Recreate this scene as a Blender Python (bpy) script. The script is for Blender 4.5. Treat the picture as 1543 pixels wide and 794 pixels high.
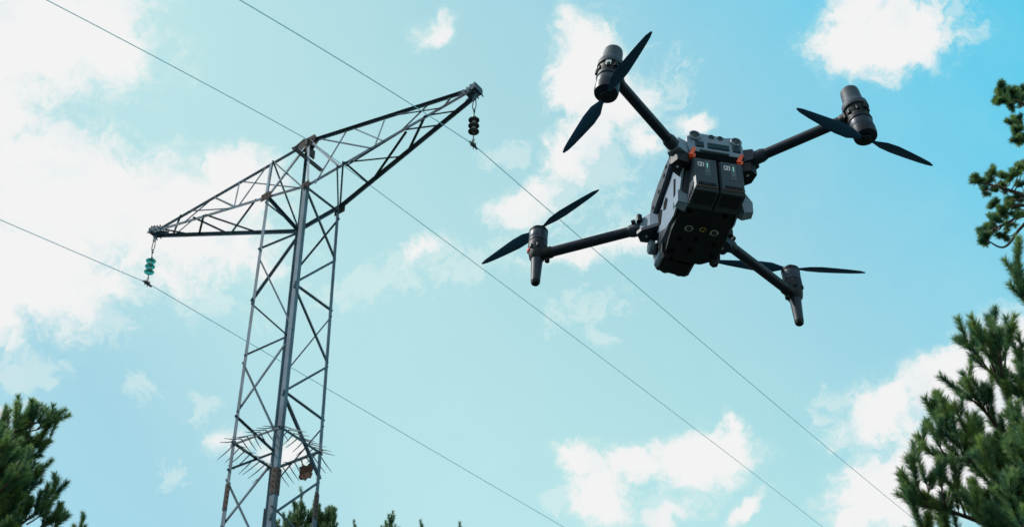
import bpy, math, random
import numpy as np
from mathutils import Vector, Matrix, Euler

for o in list(bpy.data.objects):
    bpy.data.objects.remove(o, do_unlink=True)
scene = bpy.context.scene
COL = scene.collection

# measured positions (metres; tower members in the tower's own frame, angles of the clouds in degrees)
D = {'members':[['d',0.07,[-0.613,-0.613,24.323],[-0.602,0.602,25.566]],['d',0.08,[-0.603,0.603,25.47],[-0.626,-0.626,22.901]],['d',0.06,[-0.601,-0.601,25.662],[-0.601,0.601,25.703]],['d',0.055,[-0.615,-0.615,24.103],[0.637,-0.637,21.734]],['d',0.06,[-0.627,-0.627,22.815],[-0.628,0.628,22.692]],['d',0.065,[-0.639,-0.639,21.509],[-0.628,0.628,22.726]],['d',0.08,[-0.629,0.629,22.619],[-0.652,-0.652,20.094]],['d',0.055,[-0.641,-0.641,21.306],[0.662,-0.662,18.945]],['d',0.065,[-0.653,-0.653,19.968],[-0.655,0.655,19.742]],['d',0.065,[-0.665,-0.665,18.654],[-0.655,0.655,19.707]],['d',0.08,[-0.656,0.656,19.593],[-0.676,-0.676,17.394]],['d',0.055,[-0.667,-0.667,18.452],[0.688,-0.688,16.173]],['d',0.09,[0.601,-0.601,25.647],[0.613,0.613,24.373]],['d',0.09,[0.601,-0.601,25.664],[0.6,0.6,25.736]],['d',0.075,[0.614,0.614,24.278],[0.626,-0.626,22.908]],['d',0.065,[0.626,-0.626,22.874],[0.626,0.626,22.922]],['d',0.09,[0.627,-0.627,22.819],[0.638,0.638,21.576]],['d',0.05,[0.602,0.602,25.494],[-0.612,0.612,24.436]],['d',0.05,[0.628,0.628,22.744],[-0.638,0.638,21.638]],['d',0.07,[0.64,0.64,21.422],[0.652,-0.652,20.107]],['d',0.06,[0.651,-0.651,20.125],[0.652,0.652,20.101]],['d',0.085,[0.652,-0.652,20.042],[0.664,0.664,18.717]],['d',0.05,[0.653,0.653,19.922],[-0.663,0.663,18.858]],['d',0.075,[0.665,0.665,18.592],[0.678,-0.678,17.219]],['d',0.065,[0.676,-0.676,17.456],[0.678,0.678,17.164]],['d',0.085,[0.679,-0.679,17.16],[0.689,0.689,16.036]],['g',0.08,[-0.659,-0.659,19.289],[0.659,-0.659,19.298]],['g',0.1,[-0.659,-0.659,19.289],[-0.659,0.659,19.282]],['g',0.09,[0.659,-0.659,19.298],[0.659,0.659,19.32]],['g',0.1,[-0.659,0.659,19.282],[0.659,0.659,19.32]],['d',0.05,[-2.157,0,27.413],[-1.747,-0.468,26.169]],['d',0.045,[-1.318,0,27.531],[-1.568,-0.488,26.125]],['d',0.045,[-2.108,0,27.419],[0.345,-0.6,25.735]],['d',0.05,[-2.969,0,27.298],[-1.768,-0.465,26.175]],['d',0.04,[-2.888,0,27.309],[-3.523,-0.265,26.614]],['d',0.045,[-3.714,0,27.193],[-1.969,-0.442,26.225]],['d',0.05,[-4.01,0,27.151],[-4.362,0.169,26.799]],['d',0.03,[-4.321,0.174,26.786],[-3.166,-0.306,26.525]],['d',0.06,[-4.424,-0.162,26.839],[-3.642,0.252,26.577]],['d',0.055,[-2.831,-0.344,26.441],[-3.539,0.264,26.545]],['d',0.055,[-3.197,-0.302,26.532],[-2.692,0.361,26.284]],['d',0.065,[-2.72,-0.357,26.413],[-1.69,0.476,25.975]],['d',0.07,[-1.018,-0.551,25.987],[-2.612,0.37,26.259]],['d',0.045,[-1.104,0,27.561],[-0.601,0.601,25.685]],['d',0.045,[-1.104,0,27.561],[0.421,-0.6,25.724]],['p',0.08,[-0.599,-0.599,25.86],[-1.134,0,27.557]],['p',0.09,[-0.599,-0.599,25.882],[-0.052,-0,27.71]],['p',0.09,[0.601,-0.601,25.696],[-0.067,-0,27.726]],['p',0.08,[-0.601,0.601,25.639],[-0.067,-0,27.726]],['p',0.08,[0.039,0,27.712],[1.443,-0.503,25.945]],['p',0.06,[0.601,0.601,25.67],[1.408,-0.507,25.935]],['d',0.07,[1.561,-0.49,25.98],[0.647,0.594,25.839]],['d',0.05,[1.292,0,27.534],[2.549,-0.376,26.273]],['d',0.05,[2.25,-0,27.398],[2.334,-0.401,26.209]],['d',0.06,[0.284,-0,27.677],[2.242,-0.411,26.182]],['d',0.05,[1.131,0,27.557],[0.848,-0.601,25.657]],['d',0.045,[2.371,-0,27.381],[3.963,-0.213,26.692]],['d',0.045,[3.521,-0,27.218],[3.044,-0.319,26.42]],['d',0.05,[4.138,-0,27.131],[4.118,-0.195,26.738]],['d',0.065,[3.597,-0.255,26.584],[2.681,0.36,26.378]],['d',0.065,[3.036,-0.197,26.423],[1.562,0.489,26.081]],['d',0.055,[3.06,-0.231,26.426],[3.653,0.248,26.635]],['d',0.05,[1.621,-0.483,25.998],[2.572,0.373,26.349]],['d',0.05,[1.572,-0.489,25.984],[1.517,0.494,26.07]],['d',0.05,[3.654,-0.249,26.6],[4.244,0.18,26.792]],['d',0.045,[1.551,-0.392,25.985],[3.935,-0.216,26.683]],['d',0.05,[0.801,-0.577,25.755],[1.429,-0.505,25.941]]],
'corners':{'L':[-0.599,-0.599,25.882],
'N':[0.601,-0.601,25.696],
'F':[-0.601,0.601,25.639],
'R':[0.599,0.599,25.826]},
'guard':{'L':[-0.659,-0.659,19.298],
'N':[0.659,-0.659,19.298],
'F':[-0.659,0.659,19.298],
'R':[0.659,0.659,19.298]},
'apex':[0,0,27.717],
'tipL':[-4.79,0,26.931],
'tipR':[4.77,-0,26.931],
'base':[-4.844,30.268],
'yaw':-0.58544,
'clampR':[4.77,-0,25.39],
'clampL':[-4.79,0,25.41],
'wires':[['right',[-0.868,27.632,25.39],[[-8.14,-2.917],[-4.91,-1.701],[-2.53,-0.864],[-0,-0.003],[1.95,0.55],[10.34,1.989],[19,3.937],[34.63,7.303]]],['mid',[-4.844,30.268,27.717],[[-8.59,-3.023],[-7.88,-2.752],[-6.27,-2.224],[-4.08,-1.415],[-1.74,-0.543],[-0.1,-0.066],[2.87,0.591],[8.34,1.68],[25.64,5.196],[27.62,5.515],[38.02,7.491]]],['left',[-8.836,32.915,25.41],[[-4.78,-1.486],[-2.55,-0.769],[0.07,0.033],[3.94,0.744],[7.99,1.326],[14.65,2.554],[22.53,3.91]]]],
'drone_R':[[0.9831,-0.1822,0.0165],[0.1781,0.9737,0.1421],[-0.042,-0.1367,0.9897]],
'drone_P':[0.3856,2.687,3.8428],
'cant':[0.2512,0.2888,0.2607,0.0819,-0.082,0.0818,-0.0817],
'blobs':[[-21.22,42.5,3.18,2,0,1],[-22.86,39.26,1.41,3.41,0,1],[-19,42.93,1.41,1.64,0,0.95],[-18.63,37.39,3.63,2,0,1],[-14.72,37.09,3.41,2.04,0,1],[-12.16,38.43,1.48,1.18,20,1],[-19.28,34.71,2.73,1.82,0,1],[-20.6,32.91,1.36,1.02,0,0.9],[-11.3,36.6,0.79,1.14,0,0.8],[-16.35,34.61,1.36,0.82,0,0.75],[3.41,43.2,1.18,1.54,0,1],[4.6,42.16,1.18,0.95,-20,1],[3.94,41.05,1.25,1.02,20,0.76],[2.28,40.18,1.02,0.91,30,0.85],[0.65,38.83,1.36,0.68,30,0.85],[3.08,37.04,1.82,0.5,15,0.72],[5.07,37.17,1.14,0.5,0,0.74],[8.19,41.13,0.59,0.41,0,0.8],[5.73,40.88,0.91,0.68,0,0.75],[-2.02,36.52,2.04,0.64,20,0.5],[-3.94,44.4,0.82,0.45,35,0.8],[17.12,43.18,2,1.04,0,1],[16.32,44.29,1.25,0.57,0,0.85],[19.16,43.59,0.91,0.64,20,0.75],[20.33,43.55,0.68,0.32,20,0.55],[14.69,30.69,1.5,0.91,0,1],[17.75,31.56,1.82,0.95,20,1],[19.94,31.84,1.59,1.36,0,1],[14.67,28.33,1.77,1.25,0,1],[16.73,28.87,2.16,1.25,0,1],[18.66,29.94,1.82,1.14,0,0.9],[13.11,27.71,0.91,0.68,0,0.8],[2.9,29.88,0.91,0.55,-15,1],[3.7,28.75,0.95,1.18,20,0.9],[4.98,29.84,1.36,0.5,0,0.85],[7.56,29.85,1.59,0.82,0,1],[8.78,30.57,0.55,0.45,0,0.9],[9.06,28.11,0.64,0.27,35,0.85],[6.03,28.03,0.91,0.41,10,0.7],[2.11,28.55,0.57,0.27,0,0.65],[-19.51,29.64,0.77,0.55,0,0.8],[-18.71,30.36,0.5,0.23,20,0.55],[-12.43,31.19,0.59,0.45,0,0.62],[-14.58,31.32,0.59,0.59,0,0.55],[-10.87,30.23,1.02,0.5,0,0.74],[-8.76,29.85,1.02,0.5,10,0.72],[-12.9,28.7,0.55,0.59,0,0.5],[-3.73,36.81,1.14,0.5,30,0.7],[-5.9,35.79,2.04,0.55,15,0.6],[-16.58,33.24,0.91,0.5,0,0.65],[-18.96,31.42,1.14,0.45,0,0.65],[2.48,35.3,0.64,0.41,40,0.55],[3.68,34.04,0.64,0.41,0,0.5],[1.82,38.83,1.36,1.14,30,0.55],[3.74,39.7,1.25,1.14,0,0.5],[6.12,38.04,1.59,0.91,0,0.5],[6.9,42.51,0.91,1.14,0,0.45],[-0.4,40.41,1.14,0.68,0,0.45],[6.44,28.56,2.04,0.68,0,0.5],[3.02,34.95,1.59,0.57,10,0.5],[-12.84,34.4,1.82,0.5,0,0.5],[12.64,31.51,0.91,0.68,0,0.4]],
'trees':{'right':[[[4.7,12.18,8.06],[4.06,11.39,8.45],[3.85,11.01,8.63],[3.78,10.85,8.85],[3.69,10.6,9.01]],[[3.85,11.01,8.63],[3.7,10.96,8.87],[3.57,10.93,9.07]],[[3.83,10.96,8.7],[3.87,10.9,8.94],[3.89,10.8,9.08]],[[3.76,10.91,8.76],[3.61,10.62,8.82],[3.55,10.57,8.88]],[[3.81,10.94,8.72],[3.71,10.57,8.72],[3.7,10.48,8.84]],[[4.45,11.97,8.18],[3.85,11.41,8.59],[3.68,11.27,8.78],[3.62,11.2,8.88]],[[3.77,11.35,8.67],[3.64,11.21,8.69],[3.53,11.17,8.74]],[[3.81,11.38,8.63],[3.72,11.14,8.62],[3.69,11.09,8.69]],[[4.6,12.15,8.1],[3.86,11.57,8.38],[3.51,11.38,8.47],[3.34,11.28,8.6],[3.27,11.21,8.69]],[[3.51,11.38,8.47],[3.35,11.07,8.38],[3.33,11.02,8.45]],[[3.67,11.43,8.4],[3.51,11.1,8.34],[3.47,11.05,8.41]],[[4.56,12.09,8.01],[3.78,11.53,8.26],[3.41,11.32,8.21],[3.24,11.28,8.27],[3.2,11.22,8.34]],[[3.41,11.32,8.21],[3.28,11.08,8.19],[3.25,11.03,8.26]],[[3.56,11.34,8.18],[3.45,11.1,8.17],[3.41,11.05,8.24]],[[3.72,11.36,8.16],[3.6,11.11,8.16],[3.58,11.03,8.27]],[[4.67,12.25,7.8],[3.78,11.63,7.79],[3.34,11.37,7.8],[3.1,11.34,7.85],[3,11.21,8.03]],[[3.23,11.36,7.83],[3.1,11.19,7.89],[3.06,11.07,8.05]],[[3.34,11.37,7.8],[3.25,11.1,7.84],[3.24,11.03,7.93]],[[3.49,11.4,7.76],[3.38,11.13,7.8],[3.37,11.06,7.89]],[[3.21,11.35,7.84],[3.23,11.36,7.99],[3.26,11.3,8.07]],[[3.62,11.77,7.6],[3.21,11.51,7.62],[3.12,11.35,7.67],[3.08,11.29,7.75]],[[3.67,11.74,7.65],[3.39,11.56,7.72],[3.31,11.32,7.71]],[[4.69,11.41,9.1],[4.19,10.99,9.33],[4.05,10.75,9.48],[4.01,10.6,9.68]],[[4.19,10.99,9.33],[4.05,10.73,9.34],[3.97,10.64,9.46]],[[4.55,11.58,8.7],[4.17,11.34,8.86],[4.05,11.13,8.97],[4.06,11.04,9.1]],[[4.45,11.58,8.7],[4.08,11.23,8.66],[3.96,10.97,8.68]],[[4.25,11.25,8.14],[3.84,10.7,8.04],[3.68,10.44,8.06]],[[4.12,11.08,7.7],[3.74,10.52,7.61],[3.6,10.24,7.66]],[[3.93,11.02,7.28],[3.61,10.54,7.24],[3.47,10.26,7.3]],[[5.21,13.41,8.66],[4.85,12.88,8.7],[4.7,12.78,8.83]],[[4.85,12.98,8.53],[4.48,12.46,8.57],[4.32,12.35,8.71]],[[5.24,13.33,8.47],[4.79,12.78,8.54],[4.59,12.64,8.72]],[[4.94,13.62,8.41],[4.52,13.07,8.48],[4.33,12.94,8.65]],[[4.73,11.95,7.41],[4.29,11.41,7.47],[4.1,11.28,7.64]],[[4.8,12.96,8.01],[4.44,12.43,8.05],[4.29,12.33,8.19]],[[4.79,12.51,7.96],[4.28,11.94,8.05],[4.02,11.77,8.27]],[[4.6,12.38,8.22],[4.15,11.84,8.28],[3.94,11.7,8.47]],[[4.89,12.04,7.66],[4.38,11.48,7.74],[4.15,11.32,7.95]],[[4.53,12.43,7.96],[4.16,11.91,7.99],[4,11.81,8.13]],[[4.51,11.89,7.54],[4.11,11.36,7.59],[3.93,11.24,7.75]],[[4.47,11.76,7.85],[3.97,11.2,7.92],[3.73,11.05,8.13]],[[4.96,12.83,8.48],[4.61,12.32,8.51],[4.47,12.22,8.63]],[[5.13,13.12,8.42],[4.73,12.58,8.47],[4.56,12.47,8.63]],[[4.9,13.38,8.69],[4.47,12.83,8.75],[4.27,12.7,8.93]],[[4.94,13.53,8.2],[4.51,12.98,8.27],[4.32,12.85,8.45]],[[4.17,11.71,7.44],[3.79,11.19,7.48],[3.62,11.08,7.63]],[[4.55,11.99,7.57],[4.21,11.48,7.59],[4.08,11.4,7.71]],[[4.63,11.93,7.68],[4.21,11.4,7.72],[4.02,11.27,7.89]],[[4.43,12.63,7.9],[3.97,12.07,7.98],[3.75,11.93,8.17]],[[4.26,12.23,7.81],[3.85,11.69,7.86],[3.66,11.57,8.03]],[[4.62,12.67,8.01],[4.17,12.12,8.08],[3.96,11.98,8.27]],[[3.98,11.38,7.75],[3.61,10.87,7.77],[3.44,10.76,7.92]],[[4.76,12.61,8.49],[4.33,12.08,8.54],[4.13,11.95,8.71]],[[5.03,13.45,8.44],[4.56,12.89,8.52],[4.34,12.74,8.72]],[[4.44,12.66,8.52],[4.05,12.13,8.57],[3.88,12.02,8.72]],[[4.8,12.22,7.86],[4.33,11.67,7.93],[4.11,11.53,8.12]],[[4.23,11.88,7.96],[3.84,11.36,7.99],[3.67,11.24,8.15]],[[5.25,13.31,8.17],[4.78,12.75,8.25],[4.55,12.6,8.45]],[[4.43,12.41,8.1],[3.94,11.84,8.18],[3.69,11.68,8.4]],[[4.77,13.2,8.43],[4.36,12.66,8.49],[4.18,12.54,8.65]],[[4.88,12.56,7.99],[4.43,12.01,8.06],[4.21,11.87,8.24]],[[5.12,13.18,8.65],[4.57,12.6,8.76],[4.3,12.42,9]],[[5.08,12.7,8.24],[4.59,12.14,8.32],[4.35,11.99,8.52]],[[4.16,11.73,7.33],[3.68,11.18,7.4],[3.45,11.03,7.61]],[[4.27,12.08,7.46],[3.86,11.54,7.51],[3.67,11.41,7.68]],[[5.17,13.18,7.88],[4.66,12.6,7.99],[4.41,12.44,8.2]],[[4.62,12.37,7.68],[4.12,11.81,7.76],[3.87,11.65,7.98]],[[4.92,12.93,8.53],[4.57,12.41,8.56],[4.42,12.32,8.69]],[[4.84,12.18,7.71],[4.39,11.63,7.77],[4.18,11.5,7.95]],[[5.14,13.33,8.41],[4.71,12.78,8.47],[4.51,12.65,8.64]],[[4.34,11.91,7.88],[3.93,11.38,7.92],[3.75,11.26,8.09]],[[5.04,12.95,7.89],[4.54,12.39,7.98],[4.3,12.23,8.19]],[[4.65,11.63,7.47],[4.22,11.09,7.52],[4.02,10.97,7.69]],[[4.68,13.61,8.47],[4.24,13.06,8.55],[4.03,12.92,8.74]],[[5.22,13.15,8.96],[4.84,12.62,9],[4.68,12.52,9.15]],[[4.67,12.06,8.12],[4.32,11.55,8.14],[4.17,11.46,8.27]],[[4.38,13.04,8.22],[4.03,12.52,8.26],[3.88,12.42,8.4]],[[4.92,13.12,8.73],[4.56,12.6,8.76],[4.4,12.49,8.9]],[[4.8,12.74,7.8],[4.33,12.18,7.88],[4.12,12.04,8.07]],[[5.04,13.21,8.32],[4.65,12.67,8.37],[4.49,12.56,8.52]],[[5.36,13.37,8.46],[4.86,12.81,8.55],[4.62,12.65,8.76]],[[4.6,11.84,7.27],[4.12,11.28,7.35],[3.89,11.14,7.54]],[[4.28,11.99,7.55],[3.88,11.45,7.59],[3.7,11.34,7.75]],[[4.23,12.13,7.63],[3.83,11.6,7.68],[3.64,11.48,7.84]],[[5.18,13.21,8.56],[4.73,12.66,8.63],[4.52,12.52,8.81]],[[5.46,13.68,8.36],[4.95,13.11,8.46],[4.71,12.95,8.67]],[[5.01,13.48,8.42],[4.47,12.9,8.53],[4.21,12.72,8.77]],[[4.31,11.82,7.89],[3.88,11.28,7.94],[3.68,11.15,8.12]],[[4.4,12.2,7.65],[3.93,11.64,7.73],[3.7,11.49,7.93]],[[4.19,12.21,7.68],[3.87,11.7,7.7],[3.74,11.61,7.81]],[[4.08,11.84,7.53],[3.73,11.32,7.56],[3.57,11.22,7.69]],[[5.13,12.72,8.25],[4.68,12.17,8.31],[4.47,12.04,8.49]],[[4.22,11.6,7.32],[3.84,11.07,7.35],[3.67,10.97,7.49]]],
'upper_stems':[[[7.57,17.73,14.68],[6.96,17.26,15.3],[6.7,17.32,15.22],[6.53,17.46,15.04],[6.41,17.49,15],[6.24,17.43,15.07]],[[7.22,17.26,15.3],[6.72,17.24,15.33],[6.5,17.3,15.26],[6.31,17.35,15.19]],[[7.22,17.26,15.3],[6.72,17.09,15.54],[6.5,17.04,15.61],[6.31,17,15.65],[6.12,16.99,15.67]],[[7.22,17.26,15.3],[6.74,17.16,15.44],[6.52,17.17,15.42],[6.34,17.17,15.42]],[[7.56,16.84,15.87],[6.99,16.48,16.35],[6.72,16.37,16.5],[6.5,16.32,16.57],[6.37,16.28,16.63]],[[7.56,16.84,15.87],[7.03,16.67,16.11],[6.77,16.61,16.18],[6.63,16.59,16.21]]],
'upper_poms':[[6.08,16.95,15.65],[6.36,17.06,15.89],[6.3,17.16,15.82],[6.28,16.56,15.41],[6.45,16.62,15.49],[6.57,16.69,15.64],[6.65,16.73,15.74],[6.45,17.25,15.77],[6.27,17.24,15.74],[6.45,17.5,15.7],[6.39,17.15,15.29],[6.45,17.12,15.36],[6.24,17,15.06],[6.71,17.49,15.67],[6.29,17.67,15.42],[6.39,17.73,15.44],[6.41,17.53,15.34],[6.56,17.7,15.35],[6.25,17.49,15.11],[6.64,17.37,15.72],[6.57,17.1,15.23],[6.73,17.31,15.67],[6.6,17.5,15.42],[6.73,17.1,15.73],[6.57,17.29,15.84],[6.51,16.39,16.78],[6.3,16.05,16.51],[6.41,15.96,16.31],[6.29,16.18,16.47],[6.33,16.13,16.32],[6.66,16.68,16.76],[6.63,16.35,16.58],[6.75,16.51,16.7],[6.82,16.58,16.93],[6.58,16.54,16.77],[6.51,16.56,16.87],[6.63,16.64,16.25],[6.65,16.72,16.47],[6.8,16.89,16.57],[6.59,16.6,16.09],[6.75,16.78,16.29],[6.78,16.83,16.65]],
'left':[[[-5.95,15.58,10.02],[-5.24,15.03,10.26],[-4.99,14.71,10.35],[-4.88,14.6,10.5],[-4.82,14.53,10.6]],[[-4.94,14.67,10.41],[-4.75,14.46,10.36],[-4.66,14.39,10.46]],[[-4.91,14.69,10.38],[-4.76,14.67,10.41],[-4.63,14.61,10.49]],[[-4.88,14.73,10.33],[-4.76,14.71,10.36],[-4.67,14.65,10.43]],[[-5.24,15.03,10.26],[-4.94,14.81,10.22],[-4.81,14.78,10.26],[-4.68,14.75,10.31]],[[-5.05,14.69,10.38],[-4.99,14.65,10.43],[-4.97,14.61,10.49]],[[-5.11,14.75,10.3],[-4.97,14.52,10.28],[-4.97,14.46,10.36]],[[-4.98,14.73,10.33],[-4.88,14.68,10.39],[-4.86,14.62,10.48]],[[-5.64,15.24,9.99],[-5.18,14.91,10.08],[-4.94,14.85,10.16],[-4.77,14.84,10.19]],[[-5.58,15.14,9.78],[-5.17,15.02,9.95],[-4.91,14.98,9.99],[-4.76,14.93,10.06]],[[-5.04,15.05,9.89],[-4.87,15.03,9.92],[-4.76,14.99,9.98]],[[-5.45,14.66,10.43],[-5.25,14.69,10.38],[-5.17,14.65,10.43]],[[-5.24,14.85,10.16],[-5.14,14.77,10.27],[-5.13,14.69,10.38]],[[-5.37,15.28,9.26],[-4.82,14.81,9.39],[-4.61,14.71,9.52],[-4.51,14.61,9.65]],[[-4.61,14.71,9.52],[-4.52,14.67,9.58],[-4.46,14.62,9.64]],[[-4.79,14.76,9.29],[-4.58,14.73,9.32],[-4.46,14.68,9.4]],[[-4.66,14.81,9.21],[-4.48,14.75,9.29],[-4.39,14.69,9.38]],[[-4.7,14.63,9.3],[-4.57,14.57,9.37],[-4.53,14.47,9.5]],[[-5.85,15.28,10.03],[-5.41,14.84,10.11],[-5.19,14.72,10.28]],[[-5.9,16.2,10.49],[-5.53,15.78,10.55],[-5.35,15.68,10.68]],[[-5.76,15.2,9.97],[-5.3,14.76,10.06],[-5.07,14.64,10.22]],[[-5.73,16.39,10.04],[-5.47,15.99,10.07],[-5.36,15.93,10.15]],[[-5.65,15.36,10.01],[-5.22,14.93,10.09],[-5,14.81,10.25]],[[-5.56,15.27,9.39],[-5.19,14.85,9.45],[-5.01,14.75,9.58]],[[-5.46,15.25,9.54],[-5.06,14.82,9.61],[-4.86,14.72,9.76]],[[-5.97,15.92,10.19],[-5.6,15.5,10.25],[-5.42,15.41,10.38]],[[-5.96,16.33,10.08],[-5.66,15.92,10.12],[-5.52,15.85,10.22]],[[-5.89,16.03,10.6],[-5.5,15.61,10.67],[-5.3,15.5,10.81]],[[-5.66,15.2,10],[-5.32,14.79,10.04],[-5.15,14.7,10.16]],[[-5.25,14.75,9.42],[-4.96,14.36,9.45],[-4.82,14.28,9.54]],[[-5.59,15.09,9.18],[-5.21,14.67,9.24],[-5.02,14.57,9.38]],[[-5.76,15.49,9.59],[-5.4,15.07,9.65],[-5.23,14.98,9.78]],[[-5.76,15.8,10.05],[-5.31,15.36,10.14],[-5.07,15.24,10.31]],[[-5.75,15.96,9.81],[-5.3,15.52,9.9],[-5.07,15.4,10.07]],[[-5.94,15.8,9.29],[-5.5,15.36,9.38],[-5.27,15.24,9.54]],[[-5.88,15.5,9.99],[-5.5,15.08,10.05],[-5.32,14.98,10.19]],[[-5.35,14.95,9.65],[-4.97,14.54,9.71],[-4.79,14.44,9.85]],[[-5.42,15.21,9.29],[-5.17,14.82,9.31],[-5.06,14.77,9.38]],[[-5.67,16.04,10.47],[-5.39,15.64,10.5],[-5.26,15.57,10.59]],[[-5.45,15.51,9.77],[-5.18,15.12,9.8],[-5.07,15.06,9.88]],[[-5.43,14.54,9.57],[-5.01,14.11,9.63],[-4.8,14,9.79]],[[-5.52,14.44,9.59],[-5.1,14.02,9.65],[-4.89,13.91,9.8]],[[-5.54,16.16,9.89],[-5.22,15.75,9.94],[-5.07,15.67,10.05]],[[-5.48,15.23,9.32],[-5.08,14.8,9.39],[-4.88,14.7,9.54]],[[-5.39,15.72,9.98],[-5.13,15.33,10],[-5.02,15.27,10.09]],[[-5.72,15.21,9.72],[-5.27,14.78,9.8],[-5.05,14.65,9.96]],[[-5.5,15.36,10.26],[-5.2,14.97,10.3],[-5.07,14.89,10.39]],[[-5.26,15.13,9.1],[-4.94,14.72,9.15],[-4.79,14.64,9.26]],[[-5.72,16.15,9.98],[-5.45,15.75,10.01],[-5.34,15.69,10.1]],[[-6.15,16.3,10.27],[-5.72,15.86,10.36],[-5.5,15.74,10.52]],[[-5.57,15.64,9.26],[-5.16,15.2,9.35],[-4.95,15.09,9.5]],[[-6.12,16.15,10.31],[-5.67,15.71,10.4],[-5.45,15.59,10.56]],[[-5.57,15.03,9.8],[-5.13,14.6,9.88],[-4.91,14.48,10.04]],[[-5.49,14.78,9.87],[-5.12,14.37,9.92],[-4.94,14.28,10.05]],[[-5.37,15.07,9.53],[-4.96,14.64,9.6],[-4.76,14.53,9.75]],[[-5.75,15.52,10.04],[-5.39,15.1,10.09],[-5.21,15.01,10.22]],[[-5.51,15.74,9.96],[-5.16,15.32,10.02],[-4.99,15.23,10.14]],[[-5.39,15.06,9.03],[-4.97,14.63,9.11],[-4.75,14.51,9.27]],[[-5.13,14.54,9.42],[-4.8,14.14,9.47],[-4.64,14.05,9.58]],[[-5.28,14.76,9.73],[-4.96,14.36,9.77],[-4.81,14.28,9.88]],[[-5.57,15.94,9.87],[-5.19,15.51,9.94],[-5,15.41,10.08]],[[-5.39,15.42,9.89],[-5.11,15.03,9.92],[-4.99,14.96,10.01]],[[-5.76,15.9,10.33],[-5.37,15.47,10.4],[-5.17,15.36,10.54]],[[-5.46,15.6,9.83],[-5.14,15.19,9.88],[-4.98,15.11,9.99]]],
'tops':[[[-5.26,38.95,21.33],[-5.28,38.15,22.4]],[[-4.67,38.94,21.34],[-4.7,38.23,22.3]],[[-3.01,38.93,21.35],[-3.02,38.39,22.08]],[[-3.92,38.94,21.34],[-3.93,38.46,21.99]],[[-2.26,38.93,21.36],[-2.27,38.49,21.95]],[[-1.21,38.92,21.37],[-1.22,38.51,21.92]],[[-7.64,27.2,15.35],[-7.65,26.77,15.92]]]},
'cam_cols':[[0.9999,-0.0064,0.0085],[-0.0106,-0.5965,0.8025],[-0,-0.8026,-0.5965]],
'f':2523.2}


# ------------------------------------------------------------------ camera
EYE = Vector((0, 0, 1.65))
cd = bpy.data.cameras.new('camera')
cam = bpy.data.objects.new('camera', cd)
COL.objects.link(cam)
cx, cy, cz = [Vector(c) for c in D['cam_cols']]
m = Matrix((cx, cy, cz)).transposed().to_4x4()
m.translation = EYE
cam.matrix_world = m
cd.sensor_width = 36
cd.lens = D['f'] / 1543 * 36
cd.clip_start = 0.05
cd.clip_end = 6000
cd.dof.use_dof = True
cd.dof.focus_distance = 3.5
cd.dof.aperture_fstop = 36
scene.camera = cam

# ------------------------------------------------------------------ light
SUN_AZ, SUN_EL = math.radians(-76), math.radians(48)      # azimuth measured from +Y towards +X
sun_dir = Vector((math.sin(SUN_AZ) * math.cos(SUN_EL), math.cos(SUN_AZ) * math.cos(SUN_EL), math.sin(SUN_EL)))
sd = bpy.data.lights.new('sun', 'SUN')
sd.energy = 4.2
sd.angle = math.radians(0.53)
sd.color = (1.0, 0.97, 0.91)
so = bpy.data.objects.new('sun', sd)
so.rotation_euler = sun_dir.to_track_quat('Z', 'Y').to_euler()
so.location = (0, 0, 60)
COL.objects.link(so)

world = bpy.data.worlds.new("World")
scene.world = world
world.use_nodes = True
NT = world.node_tree
NT.nodes.clear()
def wn(t, **kw):
    n = NT.nodes.new(t)
    for k, v in kw.items():
        setattr(n, k, v)
    return n
def wmath(op, a, b=None, c=None, clamp=False):
    n = wn('ShaderNodeMath', operation=op, use_clamp=clamp)
    for i, x in enumerate((a, b, c)):
        if x is None: continue
        if isinstance(x, (int, float)): n.inputs[i].default_value = x
        else: NT.links.new(x, n.inputs[i])
    return n.outputs[0]
def wvec(op, a, b, scale=None):
    n = wn('ShaderNodeVectorMath', operation=op)
    for i, x in enumerate((a, b)):
        if x is None: continue
        if isinstance(x, (tuple, list, Vector)): n.inputs[i].default_value = x
        else: NT.links.new(x, n.inputs[i])
    if scale is not None: n.inputs['Scale'].default_value = scale
    return n
sky = wn('ShaderNodeTexSky', sky_type='NISHITA')
sky.sun_disc = False
sky.sun_elevation = SUN_EL
sky.sun_rotation = SUN_AZ
sky.air_density = 1.0
sky.dust_density = 1.0
sky.ozone_density = 1.2
sky.altitude = 900
co = wn('ShaderNodeTexCoord')
dirv = co.outputs['Generated']
# summer haze: the camera's exposure lifts the sky to a pale cyan
tint = wn('ShaderNodeMixRGB', blend_type='MULTIPLY')
tint.inputs[0].default_value = 1.0
NT.links.new(sky.outputs[0], tint.inputs[1])
# white balance: pale cyan round the sun, deeper blue away from it
axis_ = (math.sin(math.radians(75)) * math.cos(math.radians(50)), math.cos(math.radians(75)) * math.cos(math.radians(50)), math.sin(math.radians(50)))
ca = wvec('DOT_PRODUCT', dirv, axis_).outputs['Value']
rmp = wn('ShaderNodeValToRGB'); cr = rmp.color_ramp; cr.interpolation = 'B_SPLINE'
stops = [(.0, (.9, .95, .95)), (.38, (.95, .97, .97)), (.48, (1.66, 1.38, 1.15)), (.60, (1.66, 1.46, 1.22)), (.68, (1.44, 1.43, 1.32)), (.735, (1.12, 1.48, 1.46)), (.78, (.68, 1.52, 1.60)), (.83, (.42, 1.54, 1.68)), (1.0, (.35, 1.4, 1.55))]
while len(cr.elements) < len(stops): cr.elements.new(.5)
for e_, (p_, c_) in zip(cr.elements, stops): e_.position = p_
for e_, (p_, c_) in zip(cr.elements, stops): e_.color = (c_[0] * 1.3 / 3, c_[1] * 1.55 / 3, c_[2] * 1.1 / 3, 1)
NT.links.new(ca, rmp.inputs[0])
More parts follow.
